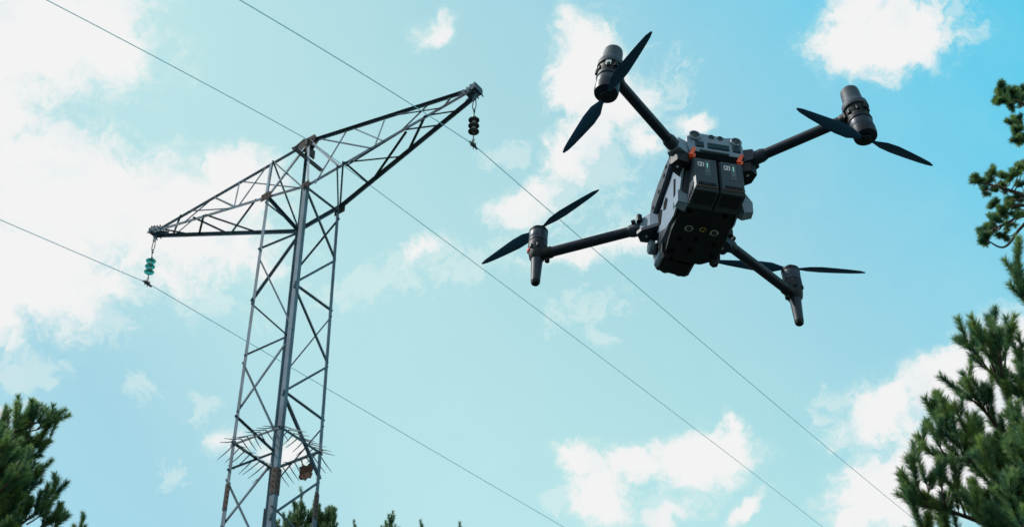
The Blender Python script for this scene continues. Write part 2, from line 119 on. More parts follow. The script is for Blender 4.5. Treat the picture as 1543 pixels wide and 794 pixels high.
t3 = wvec('SCALE', rmp.outputs[0], None, scale=3.42)
NT.links.new(t3.outputs[0], tint.inputs[2])
# clouds: soft ellipses in direction space whose edges are broken up by noise
nz1 = wn('ShaderNodeTexNoise'); nz1.inputs['Scale'].default_value = 26; nz1.inputs['Detail'].default_value = 5; nz1.inputs['Roughness'].default_value = 0.6
NT.links.new(dirv, nz1.inputs['Vector'])
off = wvec('SUBTRACT', nz1.outputs['Color'], (0.5, 0.5, 0.5))
off2 = wvec('SCALE', off.outputs[0], None, scale=0.040)
wd = wvec('ADD', dirv, off2.outputs[0]).outputs[0]
field = None; wisp = None
for az, el, rx, ry, tilt, w in D['blobs']:
    a, e = math.radians(az), math.radians(el)
    c = Vector((math.sin(a) * math.cos(e), math.cos(a) * math.cos(e), math.sin(e)))
    rt = c.cross(Vector((0, 0, 1))).normalized(); up = rt.cross(c).normalized()
    t = math.radians(tilt)
    ex = rt * math.cos(t) + up * math.sin(t); ey = up * math.cos(t) - rt * math.sin(t)
    M3 = Matrix((ex, ey, ex.cross(ey))).transposed()
    mp = wn('ShaderNodeMapping', vector_type='TEXTURE')
    NT.links.new(wd, mp.inputs[0])
    mp.inputs['Location'].default_value = c
    mp.inputs['Rotation'].default_value = M3.to_euler()
    mp.inputs['Scale'].default_value = (math.radians(rx) * 2, math.radians(ry) * 2, math.radians(max(rx, ry)) * 2)
    gr = wn('ShaderNodeTexGradient', gradient_type='SPHERICAL')
    NT.links.new(mp.outputs[0], gr.inputs[0])
    v = gr.outputs['Fac']
    if w < .7:
        v = wmath('MULTIPLY', v, w / .62)
        wisp = v if wisp is None else wmath('MAXIMUM', wisp, v)
        continue
    if w < 1: v = wmath('MULTIPLY', v, w)
    field = v if field is None else wmath('MAXIMUM', field, v)
# clouds of the same kind over the rest of the sky, on a level layer
sep = wn('ShaderNodeSeparateXYZ'); NT.links.new(dirv, sep.inputs[0])
zc = wmath('MAXIMUM', sep.outputs[2], 0.06)
pl = wn('ShaderNodeVectorMath', operation='DIVIDE')
cmb = wn('ShaderNodeCombineXYZ')
for i in range(3): NT.links.new(zc, cmb.inputs[i])
NT.links.new(dirv, pl.inputs[0]); NT.links.new(cmb.outputs[0], pl.inputs[1])
nz3 = wn('ShaderNodeTexNoise'); nz3.inputs['Scale'].default_value = 1.7; nz3.inputs['Detail'].default_value = 3; nz3.inputs['Roughness'].default_value = 0.5
NT.links.new(pl.outputs[0], nz3.inputs['Vector'])
gen = wn('ShaderNodeMapRange'); gen.inputs['From Min'].default_value = 0.42; gen.inputs['From Max'].default_value = 0.62
NT.links.new(nz3.outputs['Fac'], gen.inputs['Value'])
fwd = -cz
ang = wvec('DOT_PRODUCT', dirv, tuple(fwd)).outputs['Value']
away = wn('ShaderNodeMapRange'); away.inputs['From Min'].default_value = math.cos(math.radians(21)); away.inputs['From Max'].default_value = math.cos(math.radians(30))
NT.links.new(ang, away.inputs['Value'])
field = wmath('MAXIMUM', field, wmath('MULTIPLY', gen.outputs[0], wmath('MULTIPLY', away.outputs[0], 0.9)))
nz2 = wn('ShaderNodeTexNoise'); nz2.inputs['Scale'].default_value = 42; nz2.inputs['Detail'].default_value = 8; nz2.inputs['Roughness'].default_value = 0.66
NT.links.new(wd, nz2.inputs['Vector'])
nz7 = wn('ShaderNodeTexNoise'); nz7.inputs['Scale'].default_value = 130; nz7.inputs['Detail'].default_value = 5; nz7.inputs['Roughness'].default_value = 0.6; nz7.inputs['Distortion'].default_value = .5
NT.links.new(wd, nz7.inputs['Vector'])
field0 = wmath('ADD', field, wmath('MULTIPLY', wmath('SUBTRACT', nz7.outputs['Fac'], 0.5), 0.32))
dens = wmath('ADD', field0, wmath('MULTIPLY', wmath('SUBTRACT', nz2.outputs['Fac'], 0.5), 0.95))
mask = wn('ShaderNodeMapRange', interpolation_type='SMOOTHSTEP'); mask.inputs['From Min'].default_value = 0.20; mask.inputs['From Max'].default_value = 0.62
NT.links.new(dens, mask.inputs['Value'])
nz4 = wn('ShaderNodeTexNoise'); nz4.inputs['Scale'].default_value = 9; nz4.inputs['Detail'].default_value = 6; nz4.inputs['Roughness'].default_value = 0.6; nz4.inputs['Distortion'].default_value = .6
NT.links.new(wd, nz4.inputs['Vector'])
nz5 = wn('ShaderNodeTexNoise'); nz5.inputs['Scale'].default_value = 75; nz5.inputs['Detail'].default_value = 7; nz5.inputs['Roughness'].default_value = 0.68; nz5.inputs['Distortion'].default_value = .8
NT.links.new(wd, nz5.inputs['Vector'])
wm = wn('ShaderNodeMapRange', interpolation_type='SMOOTHSTEP'); wm.inputs['From Min'].default_value = 0.25; wm.inputs['From Max'].default_value = 0.75; wm.inputs['To Max'].default_value = 0.55
NT.links.new(wmath('ADD', wisp, wmath('MULTIPLY', wmath('SUBTRACT', nz5.outputs['Fac'], 0.5), 2.0)), wm.inputs['Value'])
veil = wn('ShaderNodeMapRange', interpolation_type='SMOOTHSTEP'); veil.inputs['From Min'].default_value = 0.42; veil.inputs['From Max'].default_value = 0.75; veil.inputs['To Max'].default_value = 0.11
NT.links.new(nz4.outputs['Fac'], veil.inputs['Value'])
skirt = wn('ShaderNodeMapRange', interpolation_type='SMOOTHSTEP'); skirt.inputs['From Min'].default_value = 0.06; skirt.inputs['From Max'].default_value = 0.6; skirt.inputs['To Max'].default_value = 0.26
NT.links.new(dens, skirt.inputs['Value'])
cover = wmath('MAXIMUM', wmath('MAXIMUM', mask.outputs[0], wm.outputs[0]), wmath('MAXIMUM', veil.outputs[0], skirt.outputs[0]))
horizon = wmath('MULTIPLY', cover, wmath('MULTIPLY', sep.outputs[2], 12, clamp=True))
shade = wn('ShaderNodeMapRange', interpolation_type='SMOOTHSTEP'); shade.inputs['From Min'].default_value = 0.40; shade.inputs['From Max'].default_value = 0.62; shade.inputs['To Max'].default_value = 1
nz6 = wn('ShaderNodeTexNoise'); nz6.inputs['Scale'].default_value = 24; nz6.inputs['Detail'].default_value = 7; nz6.inputs['Roughness'].default_value = 0.6; NT.links.new(wd, nz6.inputs['Vector'])
NT.links.new(wmath('ADD', nz6.outputs['Fac'], wmath('MULTIPLY', wmath('SUBTRACT', field, .35), .35)), shade.inputs['Value'])
body = wn('ShaderNodeMixRGB'); body.inputs[1].default_value = (5.25, 5.7, 5.85, 1); body.inputs[2].default_value = (5.95, 5.97, 5.97) + (1,); NT.links.new(shade.outputs[0], body.inputs[0])
thin = wn('ShaderNodeMixRGB'); thin.inputs[1].default_value = (4.1, 5.7, 5.4, 1); NT.links.new(body.outputs[0], thin.inputs[2])
NT.links.new(cover, thin.inputs[0])
mixc = wn('ShaderNodeMixRGB'); NT.links.new(thin.outputs[0], mixc.inputs[2])
NT.links.new(horizon, mixc.inputs[0]); NT.links.new(tint.outputs[0], mixc.inputs[1])
bg = wn('ShaderNodeBackground'); bg.inputs['Strength'].default_value = 0.15
wo = wn('ShaderNodeOutputWorld')
NT.links.new(mixc.outputs[0], bg.inputs[0]); NT.links.new(bg.outputs[0], wo.inputs[0])
world.cycles.sampling_method = 'MANUAL'; world.cycles.sample_map_resolution = 512

scene.view_settings.view_transform = 'Standard'
scene.view_settings.look = 'None'
scene.view_settings.exposure = 0
scene.view_settings.gamma = 1

# ------------------------------------------------------------------ materials
MATS = {}
def mat(name, col, rough=0.5, metal=0.0, noise=0.0, nscale=20, col2=None, bump=0.0, bscale=None, trans=0.0, emit=None, coat=0, spec=0.5, lo=0.4, hi=0.6, obj=True):
    if name in MATS: return MATS[name]
    m = bpy.data.materials.new(name); m.use_nodes = True
    nt = m.node_tree; b = nt.nodes['Principled BSDF']
    b.inputs['Base Color'].default_value = (*col, 1)
    b.inputs['Roughness'].default_value = rough
    b.inputs['Metallic'].default_value = metal
    b.inputs['Specular IOR Level'].default_value = spec
    if trans: b.inputs['Transmission Weight'].default_value = trans
    if coat: b.inputs['Coat Weight'].default_value = coat
    if emit: b.inputs['Emission Color'].default_value = (*emit[0], 1); b.inputs['Emission Strength'].default_value = emit[1]
    tc = nt.nodes.new('ShaderNodeTexCoord')
    if col2:
        n = nt.nodes.new('ShaderNodeTexNoise'); n.inputs['Scale'].default_value = nscale; n.inputs['Detail'].default_value = 6; n.inputs['Roughness'].default_value = .65
        nt.links.new(tc.outputs['Object'], n.inputs['Vector'])
        mr = nt.nodes.new('ShaderNodeMapRange'); mr.inputs['From Min'].default_value = lo; mr.inputs['From Max'].default_value = hi
        nt.links.new(n.outputs['Fac'], mr.inputs['Value'])
        mx = nt.nodes.new('ShaderNodeMixRGB'); mx.inputs[1].default_value = (*col, 1); mx.inputs[2].default_value = (*col2, 1)
        nt.links.new(mr.outputs[0], mx.inputs[0]); nt.links.new(mx.outputs[0], b.inputs['Base Color'])
    if bump:
        n = nt.nodes.new('ShaderNodeTexNoise'); n.inputs['Scale'].default_value = bscale or nscale * 3; n.inputs['Detail'].default_value = 4
        nt.links.new(tc.outputs['Object'], n.inputs['Vector'])
        bp = nt.nodes.new('ShaderNodeBump'); bp.inputs['Strength'].default_value = bump; bp.inputs['Distance'].default_value = 0.002
        nt.links.new(n.outputs['Fac'], bp.inputs['Height']); nt.links.new(bp.outputs[0], b.inputs['Normal'])
    MATS[name] = m
    return m
m_steel = mat('galvanised_steel', (.10, .17, .25), .7, 0, spec=.2, col2=(.065, .10, .145), nscale=1.2, bump=.2, bscale=12)
m_brace = mat('weathered_steel', (.065, .118, .175), .8, 0, spec=.15, col2=(.06, .075, .10), nscale=1.1, bump=.2, bscale=12)
m_rust = mat('rusty_plate', (.085, .072, .078), .9, 0, spec=.1, col2=(.075, .055, .055), nscale=2.5, bump=.3)
m_bolt = mat('bolt_steel', (.035, .045, .06), .7, 0, spec=.2, col2=(.06, .05, .05), nscale=20)
m_shell = mat('grey_shell_plastic', (.150, .205, .290), .5, 0, spec=.35, col2=(.165, .225, .315), nscale=14, bump=.12, bscale=900)
m_body = mat('dark_shell_plastic', (.016, .026, .050), .5, 0, spec=.22, col2=(.022, .031, .052), nscale=14, bump=.12, bscale=900)
m_black = mat('black_plastic', (.004, .006, .012), .55, 0, spec=.25, col2=(.006, .009, .016), nscale=30, bump=.15, bscale=700)
m_pit = mat('recess_shade_and_screw_black', (.003, .004, .006), .8, spec=.05)  # near-black for raised plates that paint shade in recesses; also dark screws
m_cap = mat('antenna_cap_plastic', (.040, .054, .080), .6, 0, spec=.25, col2=(.042, .053, .075), nscale=20, bump=.1, bscale=800)
m_carbon = mat('carbon_tube', (.005, .009, .024), .45, 0, col2=(.008, .013, .030), nscale=60, bump=.08, bscale=300, spec=.25)
m_batt = mat('battery_casing', (.028, .040, .060), .5, 0, spec=.3, col2=(.032, .045, .067), nscale=16, bump=.12, bscale=900)
m_orange = mat('orange_latch', (.85, .11, .03), .4, 0, col2=(.75, .08, .02), nscale=60)
m_white = mat('white_print', (.72, .74, .76), .5)
m_strip = mat('grey_print_strip', (.075, .09, .11), .35)
m_led = mat('green_status_light', (.3, .8, .7), .3, emit=((.35, 1, .8), .7))
m_glass = mat('dark_lens_glass', (.006, .009, .014), .12, 0, coat=.15, spec=.4)
m_silver = mat('bright_screw_metal', (.55, .53, .50), .28, .9)
m_brass = mat('brass_ring', (.50, .36, .14), .3, .9)
m_stator = mat('motor_metal', (.030, .042, .07), .45, .3, spec=.3, col2=(.024, .032, .05), nscale=40)
m_prop = mat('propeller_plastic', (.008, .058, .135), .5, 0, spec=.3)
m_teal = mat('teal_glass', (.06, .58, .54), .08, 0, trans=.85, spec=.5)
m_brown_glaze = mat('dark_glaze', (.018, .02, .032), .15, 0, coat=.5)
m_cap_iron = mat('insulator_cap_iron', (.34, .32, .34), .5, .4)
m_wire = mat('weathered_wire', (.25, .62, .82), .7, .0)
m_bark = mat('pine_bark', (.075, .055, .045), .9, 0, col2=(.12, .085, .065), nscale=9, bump=.8, bscale=30)
m_twig = mat('pine_twig', (.085, .055, .04), .85, 0, col2=(.05, .035, .03), nscale=12)
m_spike = mat('spike_steel', (.06, .12, .155), .6, 0)
m_red = mat('red_lamp', (.6, .05, .07), .3, emit=((1, .12, .15), .5))
m_clump = mat('rusty_scrap', (.13, .075, .062), .9, 0, spec=.1, col2=(.07, .045, .04), nscale=9, bump=.6)
m_copper = mat('copper_trim', (.22, .11, .08), .4, .3)
m_concrete = mat('concrete', (.32, .31, .29), .9, 0, col2=(.25, .24, .22), nscale=5, bump=.4)

def needle_mat(name, a, b):
    m = bpy.data.materials.new(name); m.use_nodes = True
    nt = m.node_tree; p = nt.nodes['Principled BSDF']
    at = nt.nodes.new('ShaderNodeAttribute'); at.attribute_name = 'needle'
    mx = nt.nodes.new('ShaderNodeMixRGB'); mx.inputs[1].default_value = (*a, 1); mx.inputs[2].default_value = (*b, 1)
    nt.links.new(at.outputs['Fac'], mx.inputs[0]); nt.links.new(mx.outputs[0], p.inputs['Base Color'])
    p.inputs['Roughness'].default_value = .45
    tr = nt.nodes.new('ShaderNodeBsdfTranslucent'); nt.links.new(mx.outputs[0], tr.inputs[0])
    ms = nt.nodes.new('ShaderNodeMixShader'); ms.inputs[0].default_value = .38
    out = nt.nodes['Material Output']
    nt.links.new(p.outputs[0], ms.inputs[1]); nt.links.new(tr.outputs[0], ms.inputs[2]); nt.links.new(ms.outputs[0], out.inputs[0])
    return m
m_needle = needle_mat('pine_needles', (.032, .125, .080), (.25, .36, .095))  # shaded and sunlit greens put into the base colour, mixed with random tone
m_needle_far = needle_mat('far_pine_needles', (.05, .13, .07), (.15, .22, .07))

# ------------------------------------------------------------------ mesh helpers
class MB:
    def __init__(s): s.v = []; s.f = []; s.m = []; s.mi = 0; s.xf = None
    def add(s, vs, fs):
        b = len(s.v)
        if s.xf is not None: vs = [s.xf @ Vector(v) for v in vs]
        s.v += [tuple(v) for v in vs]
        s.f += [tuple(b + i for i in f) for f in fs]; s.m += [s.mi] * len(fs)
        return s
    def box(s, c, size, rot=None, bev=0.0, taper=(1, 1)):
        hx, hy, hz = [a / 2 for a in size]
        # eight corners, each edge along z chamfered when bev is given; taper shrinks the top
        if bev:
            b = bev
            pr = [(-hx + b, -hy), (hx - b, -hy), (hx, -hy + b), (hx, hy - b), (hx - b, hy), (-hx + b, hy), (-hx, hy - b), (-hx, -hy + b)]
            k = 1 - b / max(hx, 1e-6); k2 = 1 - b / max(hy, 1e-6)
            rings = [[(x * k, y * k2, -hz) for x, y in pr], [(x, y, -hz + b) for x, y in pr], [(x * taper[0], y * taper[1], hz - b) for x, y in pr], [(x * k * taper[0], y * k2 * taper[1], hz) for x, y in pr]]
        else:
            pr = [(-hx, -hy), (hx, -hy), (hx, hy), (-hx, hy)]
            rings = [[(x, y, -hz) for x, y in pr], [(x * taper[0], y * taper[1], hz) for x, y in pr]]
        n = len(pr); vs = []; fs = []
        for r in rings: vs += r
        for k in range(len(rings) - 1):
            for i in range(n):
                j = (i + 1) % n
                fs.append((k * n + i, k * n + j, (k + 1) * n + j, (k + 1) * n + i))
        fs.append(tuple(reversed(range(n)))); fs.append(tuple(range((len(rings) - 1) * n, len(rings) * n)))
        R = rot.to_matrix() if isinstance(rot, Euler) else (rot if rot is not None else Matrix.Identity(3))
        c = Vector(c)
        return s.add([c + R @ Vector(v) for v in vs], fs)
    def loft(s, rings, cap=True):
        n = len(rings[0]); vs = []; fs = []
        for r in rings: vs += [Vector(p) for p in r]
        for k in range(len(rings) - 1):
            for i in range(n):
                j = (i + 1) % n
                fs.append((k * n + i, k * n + j, (k + 1) * n + j, (k + 1) * n + i))
        if cap: fs.append(tuple(reversed(range(n)))); fs.append(tuple(range((len(rings) - 1) * n, len(rings) * n)))
        return s.add(vs, fs)
    def lathe(s, prof, p=(0, 0, 0), axis=(0, 0, 1), n=24, xdir=None, sq=1.0):
        ax = Vector(axis).normalized(); p = Vector(p)
        a = Vector(xdir) if xdir else (ax.orthogonal())
        a = (a - ax * a.dot(ax)).normalized(); b = ax.cross(a)
        rings = [[p + ax * z + a * (r * math.cos(2 * math.pi * i / n)) + b * (r * sq * math.sin(2 * math.pi * i / n)) for i in range(n)] for r, z in prof]
        return s.loft(rings)
    def tube(s, pts, r, n=6):
        pts = [Vector(p) for p in pts]
        rr = r if isinstance(r, (list, tuple)) else [r] * len(pts)
        rings = []; prev = None
        for i, p in enumerate(pts):
            t = (pts[min(i + 1, len(pts) - 1)] - pts[max(i - 1, 0)]).normalized()
            a = t.orthogonal().normalized() if prev is None else (prev - t * prev.dot(t)).normalized()
            prev = a; b = t.cross(a)
            rings.append([p + (a * math.cos(2 * math.pi * k / n) + b * math.sin(2 * math.pi * k / n)) * rr[i] for k in range(n)])
        return s.loft(rings)
    def prism(s, poly, ext):
        ext = Vector(ext); a = [Vector(p) for p in poly]
        return s.loft([a, [p + ext for p in a]])
    def build(s, name, mats, parent=None, smooth=False, angle=35):
        me = bpy.data.meshes.new(name)
        me.from_pydata(s.v, [], s.f)
        if not isinstance(mats, (list, tuple)): mats = [mats]
        for m in mats: me.materials.append(m)
        if len(mats) > 1: me.polygons.foreach_set('material_index', s.m)
        import bmesh
        bm = bmesh.new(); bm.from_mesh(me); bmesh.ops.recalc_face_normals(bm, faces=bm.faces); bm.to_mesh(me); bm.free()
        if smooth:
            me.polygons.foreach_set('use_smooth', [True] * len(me.polygons))
            try: me.set_sharp_from_angle(angle=math.radians(angle))
            except Exception: pass
        me.update()
        o = bpy.data.objects.new(name, me); COL.objects.link(o)
        if parent: o.parent = parent
        return o
def link_mesh(name, me, parent=None, mw=None):
    o = bpy.data.objects.new(name, me); COL.objects.link(o)
    if parent: o.parent = parent
    if mw is not None: o.matrix_local = mw
    return o
def thing(name, label, cat, mw=None, group=None):
    o = bpy.data.objects.new(name, None); COL.objects.link(o); o.empty_display_size = .2
    if mw is not None: o.matrix_world = mw
    return tag(o, label, cat, group)
def tag(o, label, cat, group=None):
    o['label'] = label; o['category'] = cat
    if group: o['group'] = group
    return o
E3 = lambda *a: Euler([math.radians(x) for x in a])

# ------------------------------------------------------------------ ground (rises to the tower)
TB = Vector((D['base'][0], D['base'][1], 14.6))
def ground_h(x, y):
    r = math.hypot(x, y)
    s = min(max((y - 4) / 26, 0), 1); s = s * s * (3 - 2 * s)
    far = min(max((y - 32) / 90, 0), 1)
    h = 14.6 * s * (1 - .12 * min(abs(x + 3) / 60, 1)) + 6 * far * far * (3 - 2 * far)
    if r > 300: h *= max(0, 1 - (r - 300) / 1500)
    return h + .25 * math.sin(x * .21) * math.cos(y * .17) * min(r / 10, 1)
gx = sorted(set([round(v, 3) for v in list(np.linspace(-60, 60, 61)) + list(np.linspace(-400, 400, 21)) + [-4000, -2000, -1000, 1000, 2000, 4000]]))
gv = [(x, y, ground_h(x, y)) for y in gx for x in gx]; n = len(gx)
g = MB(); g.add(gv, [(j * n + i, j * n + i + 1, (j + 1) * n + i + 1, (j + 1) * n + i) for j in range(n - 1) for i in range(n - 1)])
m_ground = mat('dark_forest_hillside', (.024, .040, .030), .95, 0, col2=(.045, .055, .04), nscale=.35, bump=1, bscale=6)  # unseen ground kept dark green so little warm bounce reaches the drone
go = g.build('ground', m_ground, smooth=True); go['kind'] = 'structure'

# ------------------------------------------------------------------ lattice tower
YAW = D['yaw']
TM = Matrix.Translation((TB.x, TB.y, 0)) @ Matrix.Rotation(YAW, 4, 'Z')
TMr = Matrix.Translation(TB) @ Matrix.Rotation(YAW, 4, 'Z')          # tower root sits on the slope
tower = thing('lattice_pylon', 'weathered steel lattice pylon with two raised crossarms and a ring of anti-climb spikes', 'pylon', TMr)
L = lambda p: Vector((p[0], p[1], p[2] - TB.z))
def angle_bar(mb, p, q, w, t=.008, n=None, flip=1):
    p, q = Vector(p), Vector(q); d = (q - p).normalized()
    n = Vector(n) if n is not None else d.orthogonal()
    n = (n - d * n.dot(d)).normalized(); a = d.cross(n) * flip
    poly = lambda o: [o, o + a * w, o + a * w + n * t, o + a * t + n * t, o + a * t + n * w, o + n * w]
    return mb.loft([poly(p), poly(q)])
def leg_at(c, z):
    s = {'L': (-1, -1), 'N': (1, -1), 'F': (-1, 1), 'R': (1, 1)}[c]
    g, k = D['guard'][c], D['corners'][c]
    t = (z - g[2]) / (25.76 - g[2])
    h = .659 + (.600 - .659) * t
    return Vector((s[0] * h, s[1] * h, z - TB.z)), s
_b = MB(); _b.lathe([(.015, 0), (.015, .015)], n=6); _bo = _b.build('bolt', m_bolt); BOLT = _bo.data; bpy.data.objects.remove(_bo)
def bolt(p, axis, parent, ln=1):
    o = link_mesh('bolt', BOLT, parent); o.location = p; o.rotation_euler = Vector(axis).to_track_quat('Z', 'Y').to_euler(); o.scale = (1, 1, ln)
    return o
for c in 'LNFR':
    zs = D['corners'][c][2]
    p0, s = leg_at(c, TB.z - .4); ps, _ = leg_at(c, 18.04); p1, _ = leg_at(c, zs + .06)
    lo = MB(); d = (ps - p0).normalized()
    a, b = Vector((-s[0], 0, 0)), Vector((0, -s[1], 0))
    def Lbar(mb, p, q, w, t, o=0):
        P = lambda c0: [c0 - a * o - b * o, c0 + a * w - b * o, c0 + a * w + b * (t - o), c0 + a * (t - o) + b * (t - o), c0 + a * (t - o) + b * w, c0 - a * o + b * w]
        mb.loft([P(p), P(q)])
    w = .125 if c in 'NF' else .105
    Lbar(lo, p0, ps, w, .012); leg = lo.build('leg', m_steel, tower)
    up = MB(); Lbar(up, ps + Vector((0, 0, .004)), p1, w - .02, .009); up.build('upper_leg', m_steel, tower)
    sp = MB(); dz = Vector((0, 0, .26)); tt = (p1 - ps).normalized()
    Lbar(sp, ps - tt * .3, ps + tt * .3, w + .012, .014, .010); spo = sp.build('splice_plate', m_rust, tower)
    for k in range(5):
        for dirv_, nn in ((a, b), (b, a)):
            q = ps + tt * (-.24 + k * .12) + dirv_ * (w * .55) - nn * .012
            bolt(q, -nn, spo)
    ft = MB(); ft.box(p0 + Vector((a + b) * .07) + Vector((0, 0, .15)), (.6, .6, .9), bev=.03); ft.build('footing', m_concrete, tower)
for kind, w, p, q in D['members']:
    p, q = L(p), L(q); mid = (p + q) / 2
    nrm = Vector((mid.x, mid.y, 0))
    if kind == 'g' or abs(mid.x) < .75 or True:
        # the face the bar lies in
        if abs(mid.x) > abs(mid.y) and abs(mid.x) < .75: nrm = Vector((math.copysign(1, mid.x), 0, .15))
        elif abs(mid.x) < .75: nrm = Vector((0, math.copysign(1, mid.y), .15))
        else: nrm = Vector((0, math.copysign(1, mid.y or 1), .8))
    mb = MB()
    ext = (q - p).normalized() * .03
    angle_bar(mb, p - ext, q + ext, w * .70, .007, -nrm, 1 if random.Random(int(p.x * 997)).random() < .5 else -1)
    o = mb.build({'d': 'brace', 'g': 'guard_bar', 'p': 'post'}[kind], m_steel if kind == 'p' else m_brace, tower)
# bracing of the hidden lower body
for k in range(3):
    z0, z1 = 17.0 - k * 1.2, 15.8 - k * 1.2
    if z1 < TB.z - .1: break
    for c1, c2 in (('L', 'N'), ('N', 'R'), ('R', 'F'), ('F', 'L')):
        if k % 2: c1, c2 = c2, c1
        p, s1 = leg_at(c1, z0); q, s2 = leg_at(c2, z1); mid = (p + q) / 2
        mb = MB(); angle_bar(mb, p, q, .07, .007, -Vector((mid.x, mid.y, 0))); mb.build('brace', m_brace, tower)
# chords
apex = L(D['apex']); tl, tr = L(D['tipL']), L(D['tipR'])
K = {c: L(D['corners'][c]) for c in 'LNFR'}
up = Vector((0, 0, .11))
def chord(p, q, w, n, m=m_brace, fl=1):
    mb = MB(); angle_bar(mb, p, q, w, .009, n, fl); return mb.build('chord', m, tower)
chord(tl + up - Vector((.05, 0, 0)), apex - Vector((0, 0, .0)), .075, (0, .3, -1))
chord(apex, tr + up + Vector((.05, 0, 0)), .075, (0, .3, -1), fl=-1)
dn = Vector((0, .12, 0))
chord(tl - dn, K['L'], .075, (0, 0, -1)); chord(K['L'], K['N'], .075, (0, 0, -1)); chord(K['N'], tr - dn, .072, (0, 0, -1))
chord(tl + dn, K['F'], .075, (0, -1, .3), m_steel); chord(K['F'], K['R'], .08, (0, -1, .3), m_steel); chord(K['R'], tr + dn, .08, (0, -1, 0))
# transverse bars of the crossarm plane at the body
mb = MB(); angle_bar(mb, K['L'], K['F'], .07, .007, (1, 0, 0)); mb.build('brace', m_brace, tower)
# ridge bar under the apex along the line, carrying the top wire
mb = MB(); angle_bar(mb, apex + Vector((-.06, -.42, -.44)), apex + Vector((.02, .55, -.50)), .12, .012, (0, 0, -1)); mb.box(apex + Vector((.02, .05, -.33)), (.06, .30, .26), bev=.02); mb.box(apex + Vector((0, .0, -.10)), (.07, .22, .22), bev=.02); mb.build('ridge_bar', m_bolt, tower)
for p, w, h, nx in ((K['L'], .30, .22, 0), (K['R'], .30, .30, 0), (K['N'], .2, .18, 0), (K['F'], .16, .16, 0)):
    sgn = -1 if p.y < 0 else 1
    mb = MB(); mb.prism([p + Vector((-w / 2, sgn * .012, -h * .6)), p + Vector((w / 2, sgn * .012, -h * .5)), p + Vector((w / 2, sgn * .012, h * .25)), p + Vector((w * .2, sgn * .012, h * .5)), p + Vector((-w / 2, sgn * .012, h * .3))], (0, sgn * .01, 0))
    pl_ = mb.build('gusset_plate', m_rust, tower)
    for dx, dz_ in ((-.3, -.3), (.3, -.3), (0, .1), (-.3, .1), (.3, .1)): bolt(p + Vector((dx * w, sgn * .022, dz_ * h)), (0, sgn, 0), pl_)
for sy in (-1, 1):
    mb = MB(); mb.prism([apex + Vector((-.34, sy * .05, -.16)), apex + Vector((-.12, sy * .05, -.26)), apex + Vector((.10, sy * .05, -.26)), apex + Vector((.26, sy * .05, -.04)), apex + Vector((.2, sy * .05, .07)), apex + Vector((-.2, sy * .05, .04))], (0, sy * .012, 0)); mb.build('gusset_plate', m_rust, tower)
mb = MB(); mb.box(apex + Vector((-.25, 0, .0)), (.3, .14, .05), E3(0, -25, 0), bev=.01); mb.build('cap_plate', m_rust, tower)
for T, s in ((tl, -1), (tr, 1)):
    mb = MB()
    for sy in (-1, 1):
        mb.prism([T + Vector((s * .10, sy * .13, -.03)), T + Vector((-s * .30, sy * .12, -.06)), T + Vector((-s * .34, sy * .12, .0)), T + Vector((-s * .06, sy * .1, .12)), T + Vector((s * .10, sy * .13, .10))], (0, sy * .012, 0))
    mb.box(T + Vector((s * .10, 0, .04)), (.02, .30, .14)); mb.box(T + Vector((s * .02, 0, .125)), (.18, .26, .010)); mb.box(T + Vector((-s * .08, 0, -.05)), (.22, .22, .010))
    ep = mb.build('end_plate', m_brace, tower)
    for k in range(4):
        for sy in (-1, 1): bolt(T + Vector((s * (.06 - k * .10), sy * (.10), .12 - .03 * k)), (0, sy * .3, 1), ep, 4); bolt(T + Vector((s * (.1 - k * .12), sy * .14, -.04)), (0, sy, -.3), ep, 3.4)
    mb = MB(); mb.prism([T + Vector((-.06, -.012, -.04)), T + Vector((.06, -.012, -.04)), T + Vector((.045, -.012, -.26)), T + Vector((-.045, -.012, -.26))], (0, .024, 0)); mb.build('hanger_plate', m_steel, tower)
# anti-climb spikes on the guard ring
spm = {}
for c1, c2, o in (('L', 'N', (0, -1)), ('N', 'R', (1, 0)), ('F', 'R', (0, 1)), ('L', 'F', (-1, 0))):
    a, b = L(D['guard'][c1]), L(D['guard'][c2]); o = Vector((o[0], o[1], 0))
    for k in range(8):
        p = a.lerp(b, (k + .5) / 8)
        rr = random.Random(k * 31 + ord(c1) * 7 + ord(c2))
        for s_, ln, dz_ in ((1, .46, -.20), (-1, .32, -.15)):
            e = p + o * s_ * ln * rr.uniform(.9, 1.08) + Vector((rr.uniform(-.03, .03), rr.uniform(-.03, .03), dz_ + rr.uniform(-.03, .03)))
            mb = MB(); mb.tube([p + Vector((0, 0, .03)), p.lerp(e, .5), e], [.0125, .0115, .005], 5); mb.build('spike', m_spike, tower)
q = L(D['guard']['F']).lerp(L(D['guard']['R']), .68) + Vector((0, .03, -.30))
rr = random.Random(5); poly = []
for k in range(26):
    a = k / 26 * 2 * math.pi; sx = .19 / max(abs(math.cos(a)), abs(math.sin(a)) * .9 + .1)
    rad = .19 / max(abs(math.cos(a)), abs(math.sin(a))) * rr.uniform(.78, 1.08)
    poly.append(q + Vector((math.cos(a) * rad, 0, math.sin(a) * rad * .95)))
mb = MB(); mb.prism(poly, (0, .02, 0)); wp = mb.build('rusty_scrap_sheet', m_clump, tower)
mb = MB()
for sx in (-.12, .12): mb.tube([q + Vector((sx, .01, .14)), q + Vector((sx, -.01, .34))], .008, 5)
mb.build('hanging_wire', m_bolt, wp)

